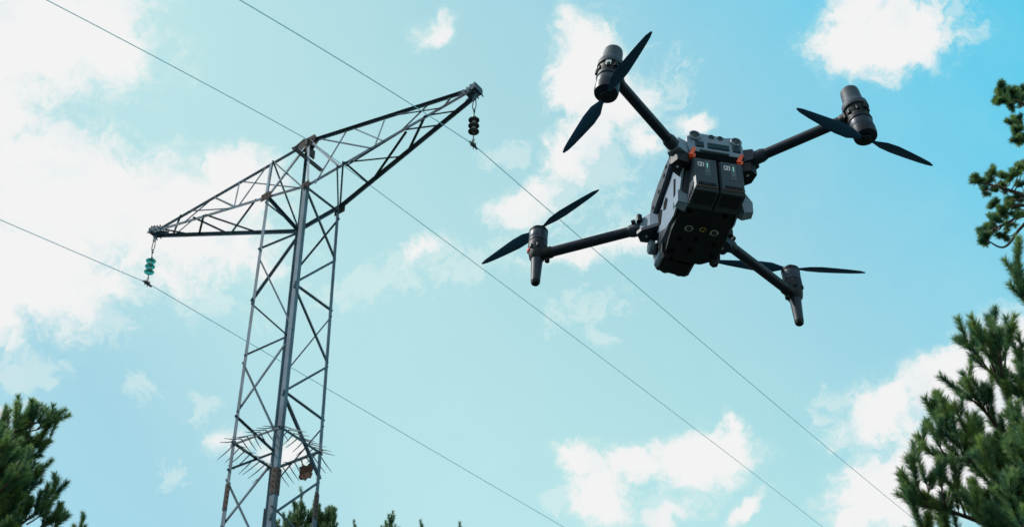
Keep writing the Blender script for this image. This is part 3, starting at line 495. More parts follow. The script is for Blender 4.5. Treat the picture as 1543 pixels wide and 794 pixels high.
# ------------------------------------------------------------------ insulators
def insulator(T, clamp, dm, label, zt, zd, zc):
    root = thing('insulator_string', label, 'insulator', Matrix.Translation(T), 'insulator strings hanging from the crossarm tips')
    root.rotation_euler = (0, 0, YAW)
    mb = MB()
    ring = [Vector((.045 * math.cos(a) * (1 - .3 * math.sin(a)), 0, zt - .20 + .17 * math.sin(a))) for a in [k / 16 * 2 * math.pi for k in range(17)]]
    mb.tube(ring, .011, 6); mb.build('shackle', m_bolt, root)
    mb = MB(); mb.tube([(0, 0, zt - .40), (0, 0, zd + .08)], .012, 6)
    rg = [Vector((0, .028 * math.cos(a), zt - .40 + .055 * math.sin(a))) for a in [k / 12 * 2 * math.pi for k in range(13)]]; mb.tube(rg, .009, 5)
    mb.build('link', m_bolt, root)
    for k in range(3):
        z = zd - k * .165
        mb = MB(); mb.lathe([(.02, .085), (.036, .082), (.046, .05), (.048, 0), (.03, -.012)], (0, 0, z), n=16); cp = mb.build('insulator_cap', m_cap_iron, root, smooth=True)
        mb = MB(); mb.lathe([(.03, .012), (.06, .006), (.105, -.014), (.125, -.038), (.122, -.05), (.10, -.042), (.095, -.06), (.085, -.04), (.065, -.06), (.055, -.045), (.035, -.06), (.02, -.085)], (0, 0, z), n=28); mb.build('disc', dm, root, smooth=True, angle=50)
    z = zd - .33 - .075
    mb = MB(); mb.tube([(0, 0, z), (0, 0, zc + .14)], .012, 6)
    rg = [Vector((.026 * math.cos(a), 0, zc + .10 + .055 * math.sin(a))) for a in [k / 12 * 2 * math.pi for k in range(13)]]; mb.tube(rg, .01, 5); mb.build('ball_link', m_bolt, root)
    mb = MB(); mb.loft([[(x_ * 1.0, y0, zc + h_) for x_, h_ in ((-.035, -.035), (.035, -.035), (.04, .0), (.02, .045), (-.02, .045), (-.04, 0))] for y0 in (-.06, .06)])
    mb.tube([(0, -.15, zc - .025), (0, 0, zc - .005), (0, .15, zc - .025)], [.02, .035, .02], 8)
    for sy in (-.05, .05):
        for sx in (-.03, .03): mb.tube([(sx, sy, zc - .08), (sx, sy, zc + .07)], .009, 5)
    mb.build('suspension_clamp', m_bolt, root, smooth=True)
    return root
Tw = lambda p: TMr @ p
cR, cL = L(D['clampR']), L(D['clampL'])
insulator(Tw(tr), None, m_brown_glaze, 'string of three dark glazed insulator discs under the right-hand crossarm tip', -.17, -.80, cR.z - tr.z)
insulator(Tw(tl), None, m_teal, 'string of three teal glass insulator discs under the left-hand crossarm tip', -.17, -.82, cL.z - tl.z)

# ------------------------------------------------------------------ wires
wd_ = YAW + math.radians(5); vv = Vector((-math.sin(wd_), math.cos(wd_), 0))
WL = {'right': 'thin overhead wire clamped below the dark insulator string, passing behind the drone', 'mid': 'thin overhead wire carried over the peak of the pylon', 'left': 'thin overhead wire clamped below the teal glass insulator string'}
for name, A, pts in D['wires']:
    A = Vector(A)
    neg = [p for p in pts if p[0] < -.3]; pos = [p for p in pts if p[0] > .3]
    # smooth sag curves through the measured points on both sides of the support
    def fit(ps):
        X = np.array([[s, s * s] for s, z in ps]); Z = np.array([z for s, z in ps])
        return np.linalg.lstsq(X, Z, rcond=None)[0]
    cn, cp = fit(neg), fit(pos)
    if name == 'left': cn[1] = min(max(cn[1], 0.0), .012)
    zn = lambda s: cn[0] * s + cn[1] * s * s
    s0 = min(p[0] for p in pos); s1 = max(p[0] for p in pos)
    P_ = []
    kn = min(p[0] for p in neg); sl = cn[0] + 2 * cn[1] * kn
    for s in [-40, -34, -28, -23, -18, -14, -11, -9, -7.5, -6, -4.5, -3, -1.5]:
        z = zn(s) if s >= kn else zn(kn) + sl * (s - kn) + .0045 * (s - kn) ** 2
        P_.append(A + vv * s + Vector((0, 0, z)))
    P_.append(A)
    ks = max(s1, 30); slp = cp[0] + 2 * cp[1] * s1
    for s in [1, 2, 4, 6, 8, 10, 12, 15, 18, 22, 26, 30, 36, 44, 60, 90, 140]:
        z = cp[0] * s + cp[1] * s * s if s <= s1 else cp[0] * s1 + cp[1] * s1 * s1 + slp * (s - s1) + .0006 * (s - s1) ** 2
        P_.append(A + vv * s + Vector((0, 0, z)))
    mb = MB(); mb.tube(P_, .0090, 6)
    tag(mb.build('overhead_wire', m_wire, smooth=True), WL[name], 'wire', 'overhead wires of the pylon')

# ------------------------------------------------------------------ drone
RD = Matrix(D['drone_R']).to_4x4(); RD.translation = Vector(D['drone_P'])
drone = thing('quadcopter_drone', 'dark grey four-armed drone with twin batteries hovering tail-on high beside the pylon', 'drone', RD)
def ring(y, xh, zb, zt, ch, cx=.003, top=.6):
    c = ch
    return [(cx - xh + c, y, zb), (cx + xh - c, y, zb), (cx + xh, y, zb + c), (cx + xh, y, zt - c * 1.6), (cx + xh * top, y, zt), (cx - xh * top, y, zt), (cx - xh, y, zt - c * 1.6), (cx - xh, y, zb + c)]
mb = MB(); mb.loft([ring(-.100, .050, -.020, .040, .008), ring(-.085, .056, -.040, .052, .010), ring(-.058, .060, -.092, .060, .008), ring(-.02, .062, -.096, .070, .008), ring(.05, .064, -.096, .080, .010), ring(.10, .064, -.088, .082, .014), ring(.135, .058, -.060, .078, .018), ring(.165, .044, -.025, .066, .016), ring(.178, .030, -.005, .050, .012)])
mb.build('hull', m_body, drone, smooth=True, angle=24)
# belly
mb = MB(); mb.loft([[(-.050, -.058, z), (.056, -.058, z), (.060, .03, z), (.056, .094, z), (.030, .112, z), (-.026, .112, z), (-.052, .094, z), (-.056, .03, z)] for z in (-.094, -.1035)]); belly = mb.build('belly_plate', m_black, drone)
mb = MB(); mb.box((.003, -.047, -.106), (.096, .006, .006), bev=.001); mb.build('rib', m_black, belly)
for x, y in ((-.034, -.03), (.04, -.03), (-.034, .05), (.040, .052), (0, .045), (-.005, .075), (.045, .085), (-.04, .085)):
    mb = MB(); mb.lathe([(.0045, 0), (.0045, .002), (.003, .003), (.0028, .0012)], (x, y, -.1035), (0, 0, -1), 12); mb.build('screw', m_pit, belly)
for x, y, r, mm in ((-.0228, .0162, .0088, m_silver), (.0058, .0138, .0072, m_brass), (.0307, .018, .0088, m_silver)):
    mb = MB(); mb.lathe([(r, 0), (r, .0022), (r * .86, .003), (r * .80, .002), (r * .66, .0016)], (x, y, -.1032), (0, 0, -1), 24); s_ = mb.build('downward_sensor', mm, drone, smooth=True)
    mb = MB(); mb.lathe([(r * .64, 0), (r * .6, .002), (r * .35, .0034), (.0003, .004)], (x, y, -.1045), (0, 0, -1), 20); mb.build('lens', m_glass if mm is m_brass else m_stator, s_, smooth=True)
    if mm is m_brass:
        mb = MB(); mb.lathe([(r * .34, 0), (r * .3, .0012), (r * .14, .0014)], (x, y, -.1082), (0, 0, -1), 16); mb.build('lens_ring', m_brass, s_, smooth=True)
# flanks: pale outer panels; near-black plates paint the shade inside slots and cut-outs
for s in (-1, 1):
    X = lambda a: .003 + s * a
    def side(poly, t=.004, x0=.0605): return [(X(x0), y, z) for y, z in poly], (s * t, 0, 0)
    mb = MB(); mb.prism(*side([(-.088, .03), (-.092, -.035), (-.050, -.092), (-.008, -.099), (.05, -.078), (.112, -.030), (.118, .010), (.06, .006), (.02, .030), (-.05, .046)], .0035, .0608)); pn = mb.build('side_panel', m_shell, drone)
    mb = MB(); mb.prism(*side([(-.026, -.012), (-.038, -.022), (-.024, -.082), (-.012, -.086)], .0012, .0640)); mb.build('slot_shade', m_pit, pn)
    mb = MB(); mb.prism(*side([(.034, -.002), (.024, -.018), (.040, -.030), (.057, -.018), (.052, -.002)], .0014, .0640)); mb.build('small_cut_out_shade', m_pit, pn)
    mb = MB(); mb.prism(*side([(.080, .006), (.066, -.006), (.082, -.030), (.108, -.024), (.113, .002), (.098, .009)], .0014, .0640)); mb.build('cut_out_shade', m_pit, pn)
    op = [(-.052, .046), (-.046, .020), (0, .012), (.045, .014), (.085, .012), (.122, .016), (.134, .040), (.118, .062), (.06, .066), (-.01, .058)]
    cy_, cz2 = sum(p[0] for p in op) / 10, sum(p[1] for p in op) / 10
    mb = MB(); mb.loft([[(X(.0612), y, z) for y, z in op], [(X(.0700), cy_ + (y - cy_) * .97, cz2 + (z - cz2) * .93) for y, z in op], [(X(.0745), cy_ + (y - cy_) * .88, cz2 + (z - cz2) * .72) for y, z in op]])
    rp = mb.build('side_pod', m_body, drone, smooth=True, angle=25)
    for y, z in ((-.012, .040), (.006, .032), (.050, .030), (.098, .030)):
        mb = MB(); mb.box((X(.0748), y, z), (.002, .0085, .006), E3(25, 0, 0)); mb.build('strip_hole_shade', m_pit, rp)
    mb = MB(); mb.loft([[(X(.058), y, .074), (X(.069), y, .062), (X(.0715), y, .054), (X(.062), y, .052)] for k, y in ((-1, -.02), (0, .04), (1, .09), (1, .125))]); mb.build('shoulder_trim', m_glass, drone, smooth=True)
    sh_ = .016 if s < 0 else -.004
    X = lambda a: .003 + s * (a - sh_)
    # wedge that reaches down beside the belly (landing foot at the back)
    mb = MB(); mb.loft([[(X(.052), -.060, -.050), (X(.066), -.060, -.052), (X(.068), -.020, -.052), (X(.052), -.020, -.050)], [(X(.058), -.062, -.084), (X(.084), -.058, -.080), (X(.086), -.030, -.076), (X(.058), -.022, -.092)], [(X(.064), -.058, -.112), (X(.084), -.056, -.106), (X(.086), -.036, -.104), (X(.066), -.034, -.112)]]) ; mb.build('landing_foot', m_shell, drone)  # pale plastic puts the sunlit look of the left foot into the colour
    X = lambda a: .003 + s * a
    # front prong
    mb = MB(); mb.loft([[(X(.040), .088, -.080), (X(.062), .088, -.076), (X(.064), .112, -.070), (X(.042), .114, -.076)], [(X(.043), .092, -.104), (X(.062), .092, -.100), (X(.063), .108, -.098), (X(.044), .110, -.104)], [(X(.048), .095, -.114), (X(.057), .095, -.112), (X(.058), .105, -.111), (X(.049), .106, -.114)]]); mb.build('front_foot', m_black, drone)
# rear sensor module
mb = MB(); RY = -.106
prof = [(-.050, -.008), (.058, -.006), (.066, .006), (.066, .028), (.060, .046), (.050, .054), (.038, .052), (.030, .050), (-.012, .052), (-.022, .052), (-.036, .055), (-.048, .050), (-.055, .034), (-.056, .008)]
mb.loft([[(x * .93 + .0003, RY + .030, z * .93) for x, z in prof], [(x, RY + .006, z) for x, z in prof], [(x * .965, RY, z * .95 + .0008) for x, z in prof]]); mod = mb.build('rear_sensor_module', m_shell, drone, smooth=True, angle=25)
for x, z, r in ((-.037, .039, .0135), (.050, .038, .0125)):
    mb = MB(); mb.lathe([(r, -.012), (r, .003), (r * .9, .005), (r * .72, .005), (r * .6, -.0005)], (x, RY, z), (0, -1, 0), 28); rg_ = mb.build('lens_ring', m_shell, mod, smooth=True, angle=40)
    mb = MB(); mb.lathe([(r * .66, .0), (r * .62, .0028), (r * .3, .0042), (.0003, .0046)], (x, RY, z), (0, -1, 0), 24); mb.build('lens', m_glass, mod, smooth=True, angle=60)
for x in (-.001, .0175):
    mb = MB(); mb.lathe([(.0062, -.004), (.0062, .0012), (.005, .0018), (.0046, .0006), (.0003, .0008)], (x, RY, .0445), (0, -1, 0), 20); mb.build('small_sensor', m_glass, mod, smooth=True)
for x, w in ((-.0275, .015), (.0120, .043), (.0500, .014)):
    mb = MB(); mb.box((x, RY - .0004, .0165), (w + .003, .0014, .0175), bev=.0006); mb.build('window_frame', m_body, mod)
    mb = MB(); mb.box((x, RY - .0014, .0165), (w, .0014, .0145), bev=.0006); mb.build('sensor_window', m_glass, mod)
mb = MB(); mb.box((.004, RY + .004, -.018), (.094, .012, .020), bev=.002); mb.build('battery_latch_recess', m_pit, drone)
mb = MB(); mb.box((.002, RY - .003, -.004), (.062, .006, .004), bev=.001); mb.build('latch_lip', m_shell, drone)
for x, s in ((-.046, 1), (.053, 1)):
    mb = MB()
    mb.prism([(x - .008, RY - .006, -.026), (x + .002, RY - .006, -.026), (x + .009, RY - .006, -.002), (x + .002, RY - .006, -.002)], (0, .012, 0))
    mb.prism([(x - .006, RY - .003, -.0295), (x + .006, RY - .003, -.0285), (x + .008, RY - .003, -.018), (x - .004, RY - .003, -.019)], (0, .009, 0))
    mb.build('orange_latch', m_orange, drone)
# batteries
def battery(x0, w):
    z0, z1, yb, yf = -.121, -.031, -.112, -.052
    mb = MB(); h = w / 2
    mb.loft([[(x0 - h, yf, z0 + .004), (x0 + h, yf, z0 + .004), (x0 + h, yf, z1), (x0 - h, yf, z1)],
             [(x0 - h, yb + .006, z0), (x0 + h, yb + .006, z0), (x0 + h, yb + .006, z1), (x0 - h, yb + .006, z1)],
             [(x0 - h + .003, yb, z0 + .008), (x0 + h - .003, yb, z0 + .008), (x0 + h - .003, yb, z1 - .003), (x0 - h + .003, yb, z1 - .003)]])
    b = mb.build('battery', m_batt, drone)
    yy = yb
    mb = MB(); mb.box((x0 + .001, yy - .0002, z0 + .0135), (w * .72, .0012, .0085)); mb.build('vent_panel', m_pit, b)
    mb = MB()
    for k in range(9): mb.box((x0 + .001 + (k - 4) * w * .076, yy - .0013, z0 + .0135), (.0011, .0012, .0085))
    mb.build('vent_rib', m_batt, b)
    mb = MB(); mb.box((x0, yy - .0004, z0 + .0062), (w * .86, .0016, .0009)); mb.build('trim_line', m_orange, b) if False else mb.build('trim_line', m_copper, b)
    mb = MB(); mb.box((x0 + w * .06, yy - .0002, z1 - .030), (w * .20, .0008, .044)); mb.build('print_strip', m_strip, b)
    for k in range(3):
        mb = MB(); mb.lathe([(.0009, 0), (.0009, .001), (.0004, .0013)], (x0 + w * .06, yy - .0006, z1 - .0175 - k * .0042), (0, -1, 0), 10); mb.build('status_light', m_led, b)
    mb = MB(); mb.box((x0 + w * .06, yy - .0007, z1 - .045), (w * .10, .0006, .003), E3(0, 20, 0)); mb.build('small_print', m_stator, b)
    # square emblem with a 2-shaped mark
    cx_, cz_ = x0 - w * .20, z1 - .0205; s_ = .0056; t_ = .0007
    mb = MB()
    for dx, dz_, ww, hh in ((0, s_, 2 * s_, t_ * 2), (0, -s_, 2 * s_, t_ * 2), (-s_, 0, t_ * 2, 2 * s_ - t_ * 2), (s_, 0, t_ * 2, 2 * s_ - t_ * 2)):
        mb.box((cx_ + dx, yy - .0005, cz_ + dz_), (ww, .0006, hh))
    mb.box((cx_ - .0003, yy - .0005, cz_ + .0030), (.0042, .0006, .0013)); mb.box((cx_ + .0022, yy - .0005, cz_ + .0016), (.0013, .0007, .0030)); mb.box((cx_ + .0002, yy - .0005, cz_ - .0006), (.0036, .00065, .0016), E3(0, -35, 0)); mb.box((cx_, yy - .0005, cz_ - .0028), (.0052, .00062, .0013))
    mb.build('emblem', m_white, b)
    sgn = -1 if x0 < 0 else 1
    for k in range(4):
        mb = MB(); mb.box((x0 + sgn * (w / 2), yb + .011 + k * .0105, z0 + .013), (.0014, .0042, .016), E3(35, 0, 0)); mb.build('side_slot', m_pit, b)
    mb = MB(); mb.box((x0, (yb + yf) / 2 - .004, z0 - .0008), (w * .8, .034, .0016), bev=.0004); mb.build('base_pad', m_black, b)
battery(-.0205, .0505); battery(.0335, .0505)
# arms
MOT = {}
for fr in (0, 1):
    for s in (-1, 1):
        MOT[(fr, s)] = Vector((s * (.2888 if fr else .2512), .2607 if fr else -.2607, 0))
def arm(fr, s):
    M = MOT[(fr, s)]
    root = Vector((.003 + s * .062, .118 if fr else -.083, .002 if fr else .002))
    d = (M - root).normalized()
    far_ = M - d * .020; near = root + d * (.035 if fr else .028)
    mb = MB(); mb.tube([near, far_], .0112 if fr else .0108, 20); a = mb.build('arm', m_carbon, drone, smooth=True)
    mb = MB(); side = Vector((0, 0, 1)).cross(d)
    mb.tube([near - d * .005, near + d * .020, near + d * .028], [.0142, .0142, .0118], 14); mb.build('arm_collar', m_body, a, smooth=True)
    mb = MB(); mb.tube([far_ - d * .016, far_ - d * .012, far_ + d * .006], [.0114, .0132, .0132], 16); mb.build('arm_end', m_black, a, smooth=True)
    # hinge block at the hull: an upper shell with a lower lobe
    up_ = Vector((0, 0, 1)); mb = MB()
    def P(l, w, h): return root + d * l + side * w + up_ * h
    mb.loft([[P(-.030, -.020, -.016), P(-.030, .020, -.016), P(-.030, .020, .020), P(-.030, -.020, .020)],
             [P(.010, -.020, -.018), P(.010, .020, -.018), P(.010, .018, .020), P(.010, -.018, .020)],
             [P(.034, -.014, -.015), P(.034, .014, -.015), P(.034, .013, .015), P(.034, -.013, .015)]])
    b = mb.build('hinge_block', m_shell if s < 0 else m_body, drone)  # left blocks get pale plastic: light from the left put into the colour
    if fr:
        mb = MB(); mb.loft([[P(-.028, -.022, z), P(-.028, .022, z), P(.030, .019, z), P(.042, .012, z), P(.042, -.012, z), P(.030, -.019, z)] for z in (-.017, -.026)]); lk = mb.build('hinge_plate', m_body, b)
        for l, w in ((.024, .0), (.004, .006)):
            mb = MB(); mb.lathe([(.003, 0), (.003, .0015), (.0015, .002)], P(l, w, -.026), (0, 0, -1), 12); mb.build('screw', m_silver if l > .01 else m_pit, lk)
        mb = MB(); mb.tube([P(.034, -.017 * s, .004), P(.034, -.017 * s, .022)], .0065, 10); mb.tube([P(.044, -.012 * s, .012), P(.052, -.012 * s, .012)], .006, 10); mb.build('clamp_lever', m_black, b, smooth=True)
    else:
        mb = MB(); mb.prism([P(-.020, -.016, -.018), P(.006, -.020, -.018), P(.026, -.012, -.018), P(.030, .006, -.018), P(.010, .020, -.018), P(-.020, .018, -.018)], (0, 0, -.026)); lk = mb.build('hinge_lobe', m_black, b)
        mb = MB(); mb.lathe([(.0032, 0), (.0032, .0018), (.0015, .0022)], P(.014, -.004, -.044), (0, 0, -1), 12); mb.build('screw', m_silver, lk)
        mb = MB(); mb.tube([P(.018, 0, .006), P(.018, 0, .024)], .0075, 10); mb.build('hinge_pin', m_body, b, smooth=True)
    return d
CANT = {0: 7.5, 1: 2.0}
BLADE = {(0, -1): 286, (0, 1): 20, (1, -1): 306, (1, 1): 356}
BR = .185
def blade_mesh():
    mb = MB(); rings = []
    for r, ch, tw, z in ((.012, .008, 20, 0), (.022, .012, 22, .001), (.045, .026, 20, .002), (.075, .028, 16, .003), (.115, .022, 12, .004), (.150, .016, 9, .005), (.172, .011, 7, .006), (BR, .004, 6, .006)):
        t = math.radians(tw); c, s_ = math.cos(t), math.sin(t); rg = []
        for k in range(10):
            a = k / 10 * 2 * math.pi; x = ch / 2 * math.cos(a) - ch * .08; th = ch * .055 * math.sin(a) + .0006 * math.sin(a)
            rg.append((r, x * c - th * s_, z + x * s_ + th * c))
        rings.append(rg)
    mb.loft(rings); o = mb.build('blade', m_prop, None, smooth=True, angle=60); me = o.data; bpy.data.objects.remove(o); return me
bme = blade_mesh()
for (fr, s), M in MOT.items():
    arm(fr, s)
    T_ = Matrix.Translation(M) @ Matrix.Rotation(math.radians(-s * CANT[fr]), 4, 'Y')
    T_ = T_ @ (Matrix.Diagonal((.94, .94, .86 if not fr else .95, 1)))
    ax = T_.to_3x3() @ Vector((0, 0, 1))
    inw = Vector((-s, .15 if not fr else -.4, 0)).normalized()
    def put(mb, name, m, par, sm=True, ang=30):
        o = mb.build(name, m, par, smooth=sm, angle=ang); return o
    mb = MB(); mb.xf = T_
    if not fr:
        mb.lathe([(.0235, -.030), (.0245, -.028), (.0245, -.012), (.0238, -.010), (.0250, -.006), (.0250, .016), (.0235, .018)], n=16)
        for a in (20, 75, 130, 200, 250, 310):
            a = math.radians(a); mb.box((.0238 * math.cos(a), .0238 * math.sin(a), -.004), (.007, .008, .013), Euler((0, 0, a)), bev=.0015)
        for a in (50, 165, 285):
            a = math.radians(a); mb.lathe([(.0042, -.008), (.0042, .006), (.003, .007)], (.0265 * math.cos(a), .0265 * math.sin(a), .0), n=10)
        mot = put(mb, 'motor', m_black, drone)
        mb = MB(); mb.xf = T_; mb.lathe([(.0278, .012), (.0285, .016), (.0278, .028), (.0225, .036), (.0215, .040), (.0205, .070), (.0195, .078), (.0165, .082), (.001, .0835)], n=36); put(mb, 'antenna_cap', m_cap, mot, ang=40)
        mb = MB(); mb.xf = T_; mb.lathe([(.0242, -.031), (.0247, -.033), (.0247, -.049), (.0242, -.051)], n=36); put(mb, 'stator_band', m_stator, mot)
        mb = MB(); mb.xf = T_; mb.lathe([(.0245, -.0515), (.0258, -.053), (.0258, -.070), (.0245, -.078), (.018, -.081), (.010, -.0815)], n=36); put(mb, 'motor_bell', m_carbon, mot, ang=40)
        mb = MB(); mb.xf = T_; mb.lathe([(.0250, -.0295), (.0262, -.0285), (.0262, -.026), (.0250, -.025)], n=36); put(mb, 'rim', m_stator, mot)
        if s < 0:
            a0, a1 = math.radians(236), math.radians(262); mb = MB(); mb.xf = T_
            mb.loft([[(.0256 * math.cos(a0 + (a1 - a0) * k / 4), .0256 * math.sin(a0 + (a1 - a0) * k / 4), z) for k in range(5)] + [(.0246 * math.cos(a1 - (a1 - a0) * k / 4), .0246 * math.sin(a1 - (a1 - a0) * k / 4), z) for k in range(5)] for z in (-.004, .013)])
            put(mb, 'white_sticker', m_white, mot, False)
        zp = -.086; hub_h = -.004
    else:
        mb.lathe([(.0150, -.014), (.0185, -.008), (.0205, .002), (.0215, .014), (.0225, .022), (.0225, .036), (.0212, .039)], n=14)
        for a in (25, 100, 160, 215, 262, 320):
            a = math.radians(a); mb.box((.0212 * math.cos(a), .0212 * math.sin(a), .016), (.006, .007, .012), Euler((0, 0, a)), bev=.0014)
        b0 = inw * .006
        mb.tube([(inw.x * .018, inw.y * .018, .002), (inw.x * .026, inw.y * .026, -.006)], [.010, .006], 10)
        mb.lathe([(.006, -.012), (.006, .004), (.004, .006)], (inw.x * .024, inw.y * .024, -.010), n=10)
        mot = put(mb, 'motor', m_black, drone)
        mb = MB(); mb.xf = T_; mb.lathe([(.0215, .040), (.0222, .042), (.0222, .045), (.0212, .047)], n=36); put(mb, 'rim', m_stator, mot)
        mb = MB(); mb.xf = T_; mb.lathe([(.0205, .0475), (.0218, .050), (.0218, .068), (.0212, .070)], n=36); put(mb, 'stator_band', m_stator, mot)
        mb = MB(); mb.xf = T_; mb.lathe([(.0214, .0705), (.0222, .072), (.0222, .078), (.019, .081), (.010, .082)], n=36); put(mb, 'motor_bell', m_black, mot, ang=40)
        mb = MB(); mb.xf = T_; mb.lathe([(.0110, -.082), (.0112, -.070), (.0138, -.014), (.0146, -.004), (.014, .0)], n=20); lg = put(mb, 'landing_leg', m_body, drone)
        mb = MB(); mb.xf = T_; mb.lathe([(.0085, -.0900), (.0108, -.0865), (.0112, -.0745), (.0112, -.0735)], n=8, sq=1); put(mb, 'rubber_foot', m_black, lg)
        if s < 0:
            mb = MB(); mb.xf = T_; mb.lathe([(.0045, 0), (.004, .002), (.0015, .003)], (-.0218, -.004, .010), (-1, -.1, 0), n=14); put(mb, 'red_light', m_red, mot)
        zp = .086; hub_h = .004
    mb = MB(); mb.xf = T_; z = zp
    mb.lathe([(.0105, -.0035), (.0115, -.002), (.0115, .003), (.0085, .005), (.003, .0055)], (0, 0, z), (0, 0, 1 if fr else -1), n=20)
    mb.box((0, 0, z), (.030, .011, .004), Euler((0, 0, math.radians(BLADE[(fr, s)]))), bev=.001)
    pr = put(mb, 'propeller', m_black, drone)
    for k in range(2):
        bl = link_mesh('blade', bme, pr); bl.matrix_local = T_ @ Matrix.Translation((0, 0, z)) @ Matrix.Rotation(math.radians(BLADE[(fr, s)] + 180 * k), 4, 'Z')
# gimbal camera under the nose
G = Vector((-.010, .160, -.036))
mb = MB(); mb.box((G.x + .002, .140, -.052), (.050, .036, .030), bev=.004); mb.tube([(G.x - .052, .138, -.052), (G.x - .030, .140, -.050)], .012, 14); mb.build('gimbal_mount', m_black, drone, smooth=True)
mb = MB(); mb.box((G.x - .005, G.y - .006, -.060), (.076, .048, .046), E3(-4, 0, 8), bev=.007); gc = mb.build('gimbal_camera', m_black, drone, smooth=True, angle=30)
mb = MB(); mb.box((G.x - .040, G.y - .014, -.054), (.014, .040, .058), E3(-4, 0, 8), bev=.005); mb.build('gimbal_arm', m_shell, gc, smooth=True)
mb = MB(); mb.lathe([(.0155, 0), (.0155, .010), (.011, .013)], (G.x - .050, G.y - .012, -.038), (-1, 0, 0), 24); mb.build('yaw_motor', m_shell, gc, smooth=True)
mb = MB(); mb.box((G.x - .004, G.y - .012, -.085), (.056, .030, .004), E3(-4, 0, 8), bev=.001); mb.build('heat_sink', m_black, gc)
for k, (dx, r) in enumerate(((-.018, .010), (.012, .013))):
    mb = MB(); mb.lathe([(r, 0), (r, .008), (r * .8, .009), (r * .7, .005)], (G.x + dx, G.y + .018, -.060), (-.14, 1, 0), 24); mb.build('camera_lens', m_glass, gc, smooth=True)
mb = MB(); mb.box((.030, .128, -.062), (.020, .026, .034), bev=.004); mb.build('side_bracket', m_body, drone, smooth=True)

# ------------------------------------------------------------------ pines
def needles(shoots, nlen, width, per_m, rng, start=.12, tip_bright=.5):
    """shoots: list of (p0, p1, bend, needle fraction start). Returns vertices, triangles, colour."""
    V = []; Cc = []
    for p0, p1, st in shoots:
        p0 = np.array(p0); p1 = np.array(p1); d = p1 - p0; L_ = np.linalg.norm(d)
        if L_ < 1e-4: continue
        t = d / L_; n = max(int(per_m * L_ * (1 - st)), 12)
        u = rng.uniform(st, 1.0, n); u[: n // 7] = rng.uniform(.93, 1, n // 7)
        a = rng.uniform(0, 2 * np.pi, n)
        ref = np.array([0, 0, 1.]) if abs(t[2]) < .9 else np.array([1., 0, 0])
        e1 = np.cross(t, ref); e1 /= np.linalg.norm(e1); e2 = np.cross(t, e1)
        rad = np.cos(a)[:, None] * e1 + np.sin(a)[:, None] * e2
        open_ = np.radians(rng.uniform(32, 62, n)) * (1.05 - .3 * (u > .93))
        dr = t * np.cos(open_)[:, None] + rad * np.sin(open_)[:, None]
        dr += np.array([0, 0, .12]); dr /= np.linalg.norm(dr, axis=1)[:, None]
        l = nlen * rng.uniform(.7, 1.1, n)
        base = p0 + d * u[:, None]
        sd = np.cross(dr, rng.normal(size=(n, 3))); sd /= np.linalg.norm(sd, axis=1)[:, None]
        w = width * rng.uniform(.8, 1.2, n)
        v = np.stack([base - sd * w[:, None] / 2, base + sd * w[:, None] / 2, base + dr * l[:, None]], 1)
        V.append(v.reshape(-1, 3))
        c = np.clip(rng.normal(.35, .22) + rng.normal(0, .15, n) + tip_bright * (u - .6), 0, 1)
        Cc.append(np.repeat(c, 3))
    return np.concatenate(V), np.concatenate(Cc)
def np_mesh(name, V, C_, m, parent, kind=None):
    me = bpy.data.meshes.new(name); nt = len(V) // 3
    me.vertices.add(len(V)); me.vertices.foreach_set('co', V.astype(np.float32).ravel())
    me.loops.add(nt * 3); me.loops.foreach_set('vertex_index', np.arange(nt * 3, dtype=np.int32))
    me.polygons.add(nt); me.polygons.foreach_set('loop_start', np.arange(0, nt * 3, 3, dtype=np.int32))
    try: me.polygons.foreach_set('loop_total', np.full(nt, 3, dtype=np.int32))
    except Exception: pass
    at = me.attributes.new('needle', 'FLOAT', 'POINT'); at.data.foreach_set('value', C_.astype(np.float32))
    me.materials.append(m); me.update(calc_edges=True)
    o = bpy.data.objects.new(name, me); COL.objects.link(o); o.parent = parent
    return o
def smooth_line(pts, k=4):
    P_ = [np.array(p, float) for p in pts]; out = []
    for i in range(len(P_) - 1):
        a = P_[max(i - 1, 0)]; b = P_[i]; c = P_[i + 1]; d = P_[min(i + 2, len(P_) - 1)]
        for j in range(k):
            t = j / k
            out.append(.5 * ((2 * b) + (-a + c) * t + (2 * a - 5 * b + 4 * c - d) * t * t + (-a + 3 * b - 3 * c + d) * t ** 3))
    out.append(P_[-1]); return out
def shoots_on(line, rng, dens, ls, up=.55, t0=.2, spread=.9):
    """side shoots along a branch plus its own needle-bearing end"""
    seg = [np.linalg.norm(line[i + 1] - line[i]) for i in range(len(line) - 1)]; T = sum(seg)
    tw = []; sh = []
    cum = np.concatenate([[0], np.cumsum(seg)])
    def at(s):
        i = min(np.searchsorted(cum, s, side='right') - 1, len(seg) - 1); f = (s - cum[i]) / seg[i]
        return line[i] * (1 - f) + line[i + 1] * f, (line[i + 1] - line[i]) / seg[i]
    n = max(int(dens * T), 2)
    for s in T * (t0 + (1 - t0) * np.sort(rng.uniform(0, 1, n)) ** .8):
        p, t = at(min(s, T * .985)); r = rng.normal(size=3); r -= t * r.dot(t); r /= np.linalg.norm(r)
        d = t * .75 + r * spread * rng.uniform(.4, 1) + np.array([0, 0, up]); d /= np.linalg.norm(d)
        l = ls * rng.uniform(.55, 1.15) * (1.05 - .35 * s / T)
        e = p + d * l; e2 = e + np.array([0, 0, .12 * l])
        tw.append((p, e2)); sh.append((p, e2, .25))
    # needles on the outer part of the branch itself
    k = max(0, int(len(line) * .45))
    for i in range(k, len(line) - 1): sh.append((line[i], line[i + 1] + (line[i + 1] - line[i]) * (.3 if i == len(line) - 2 else 0), 0))
    return tw, sh
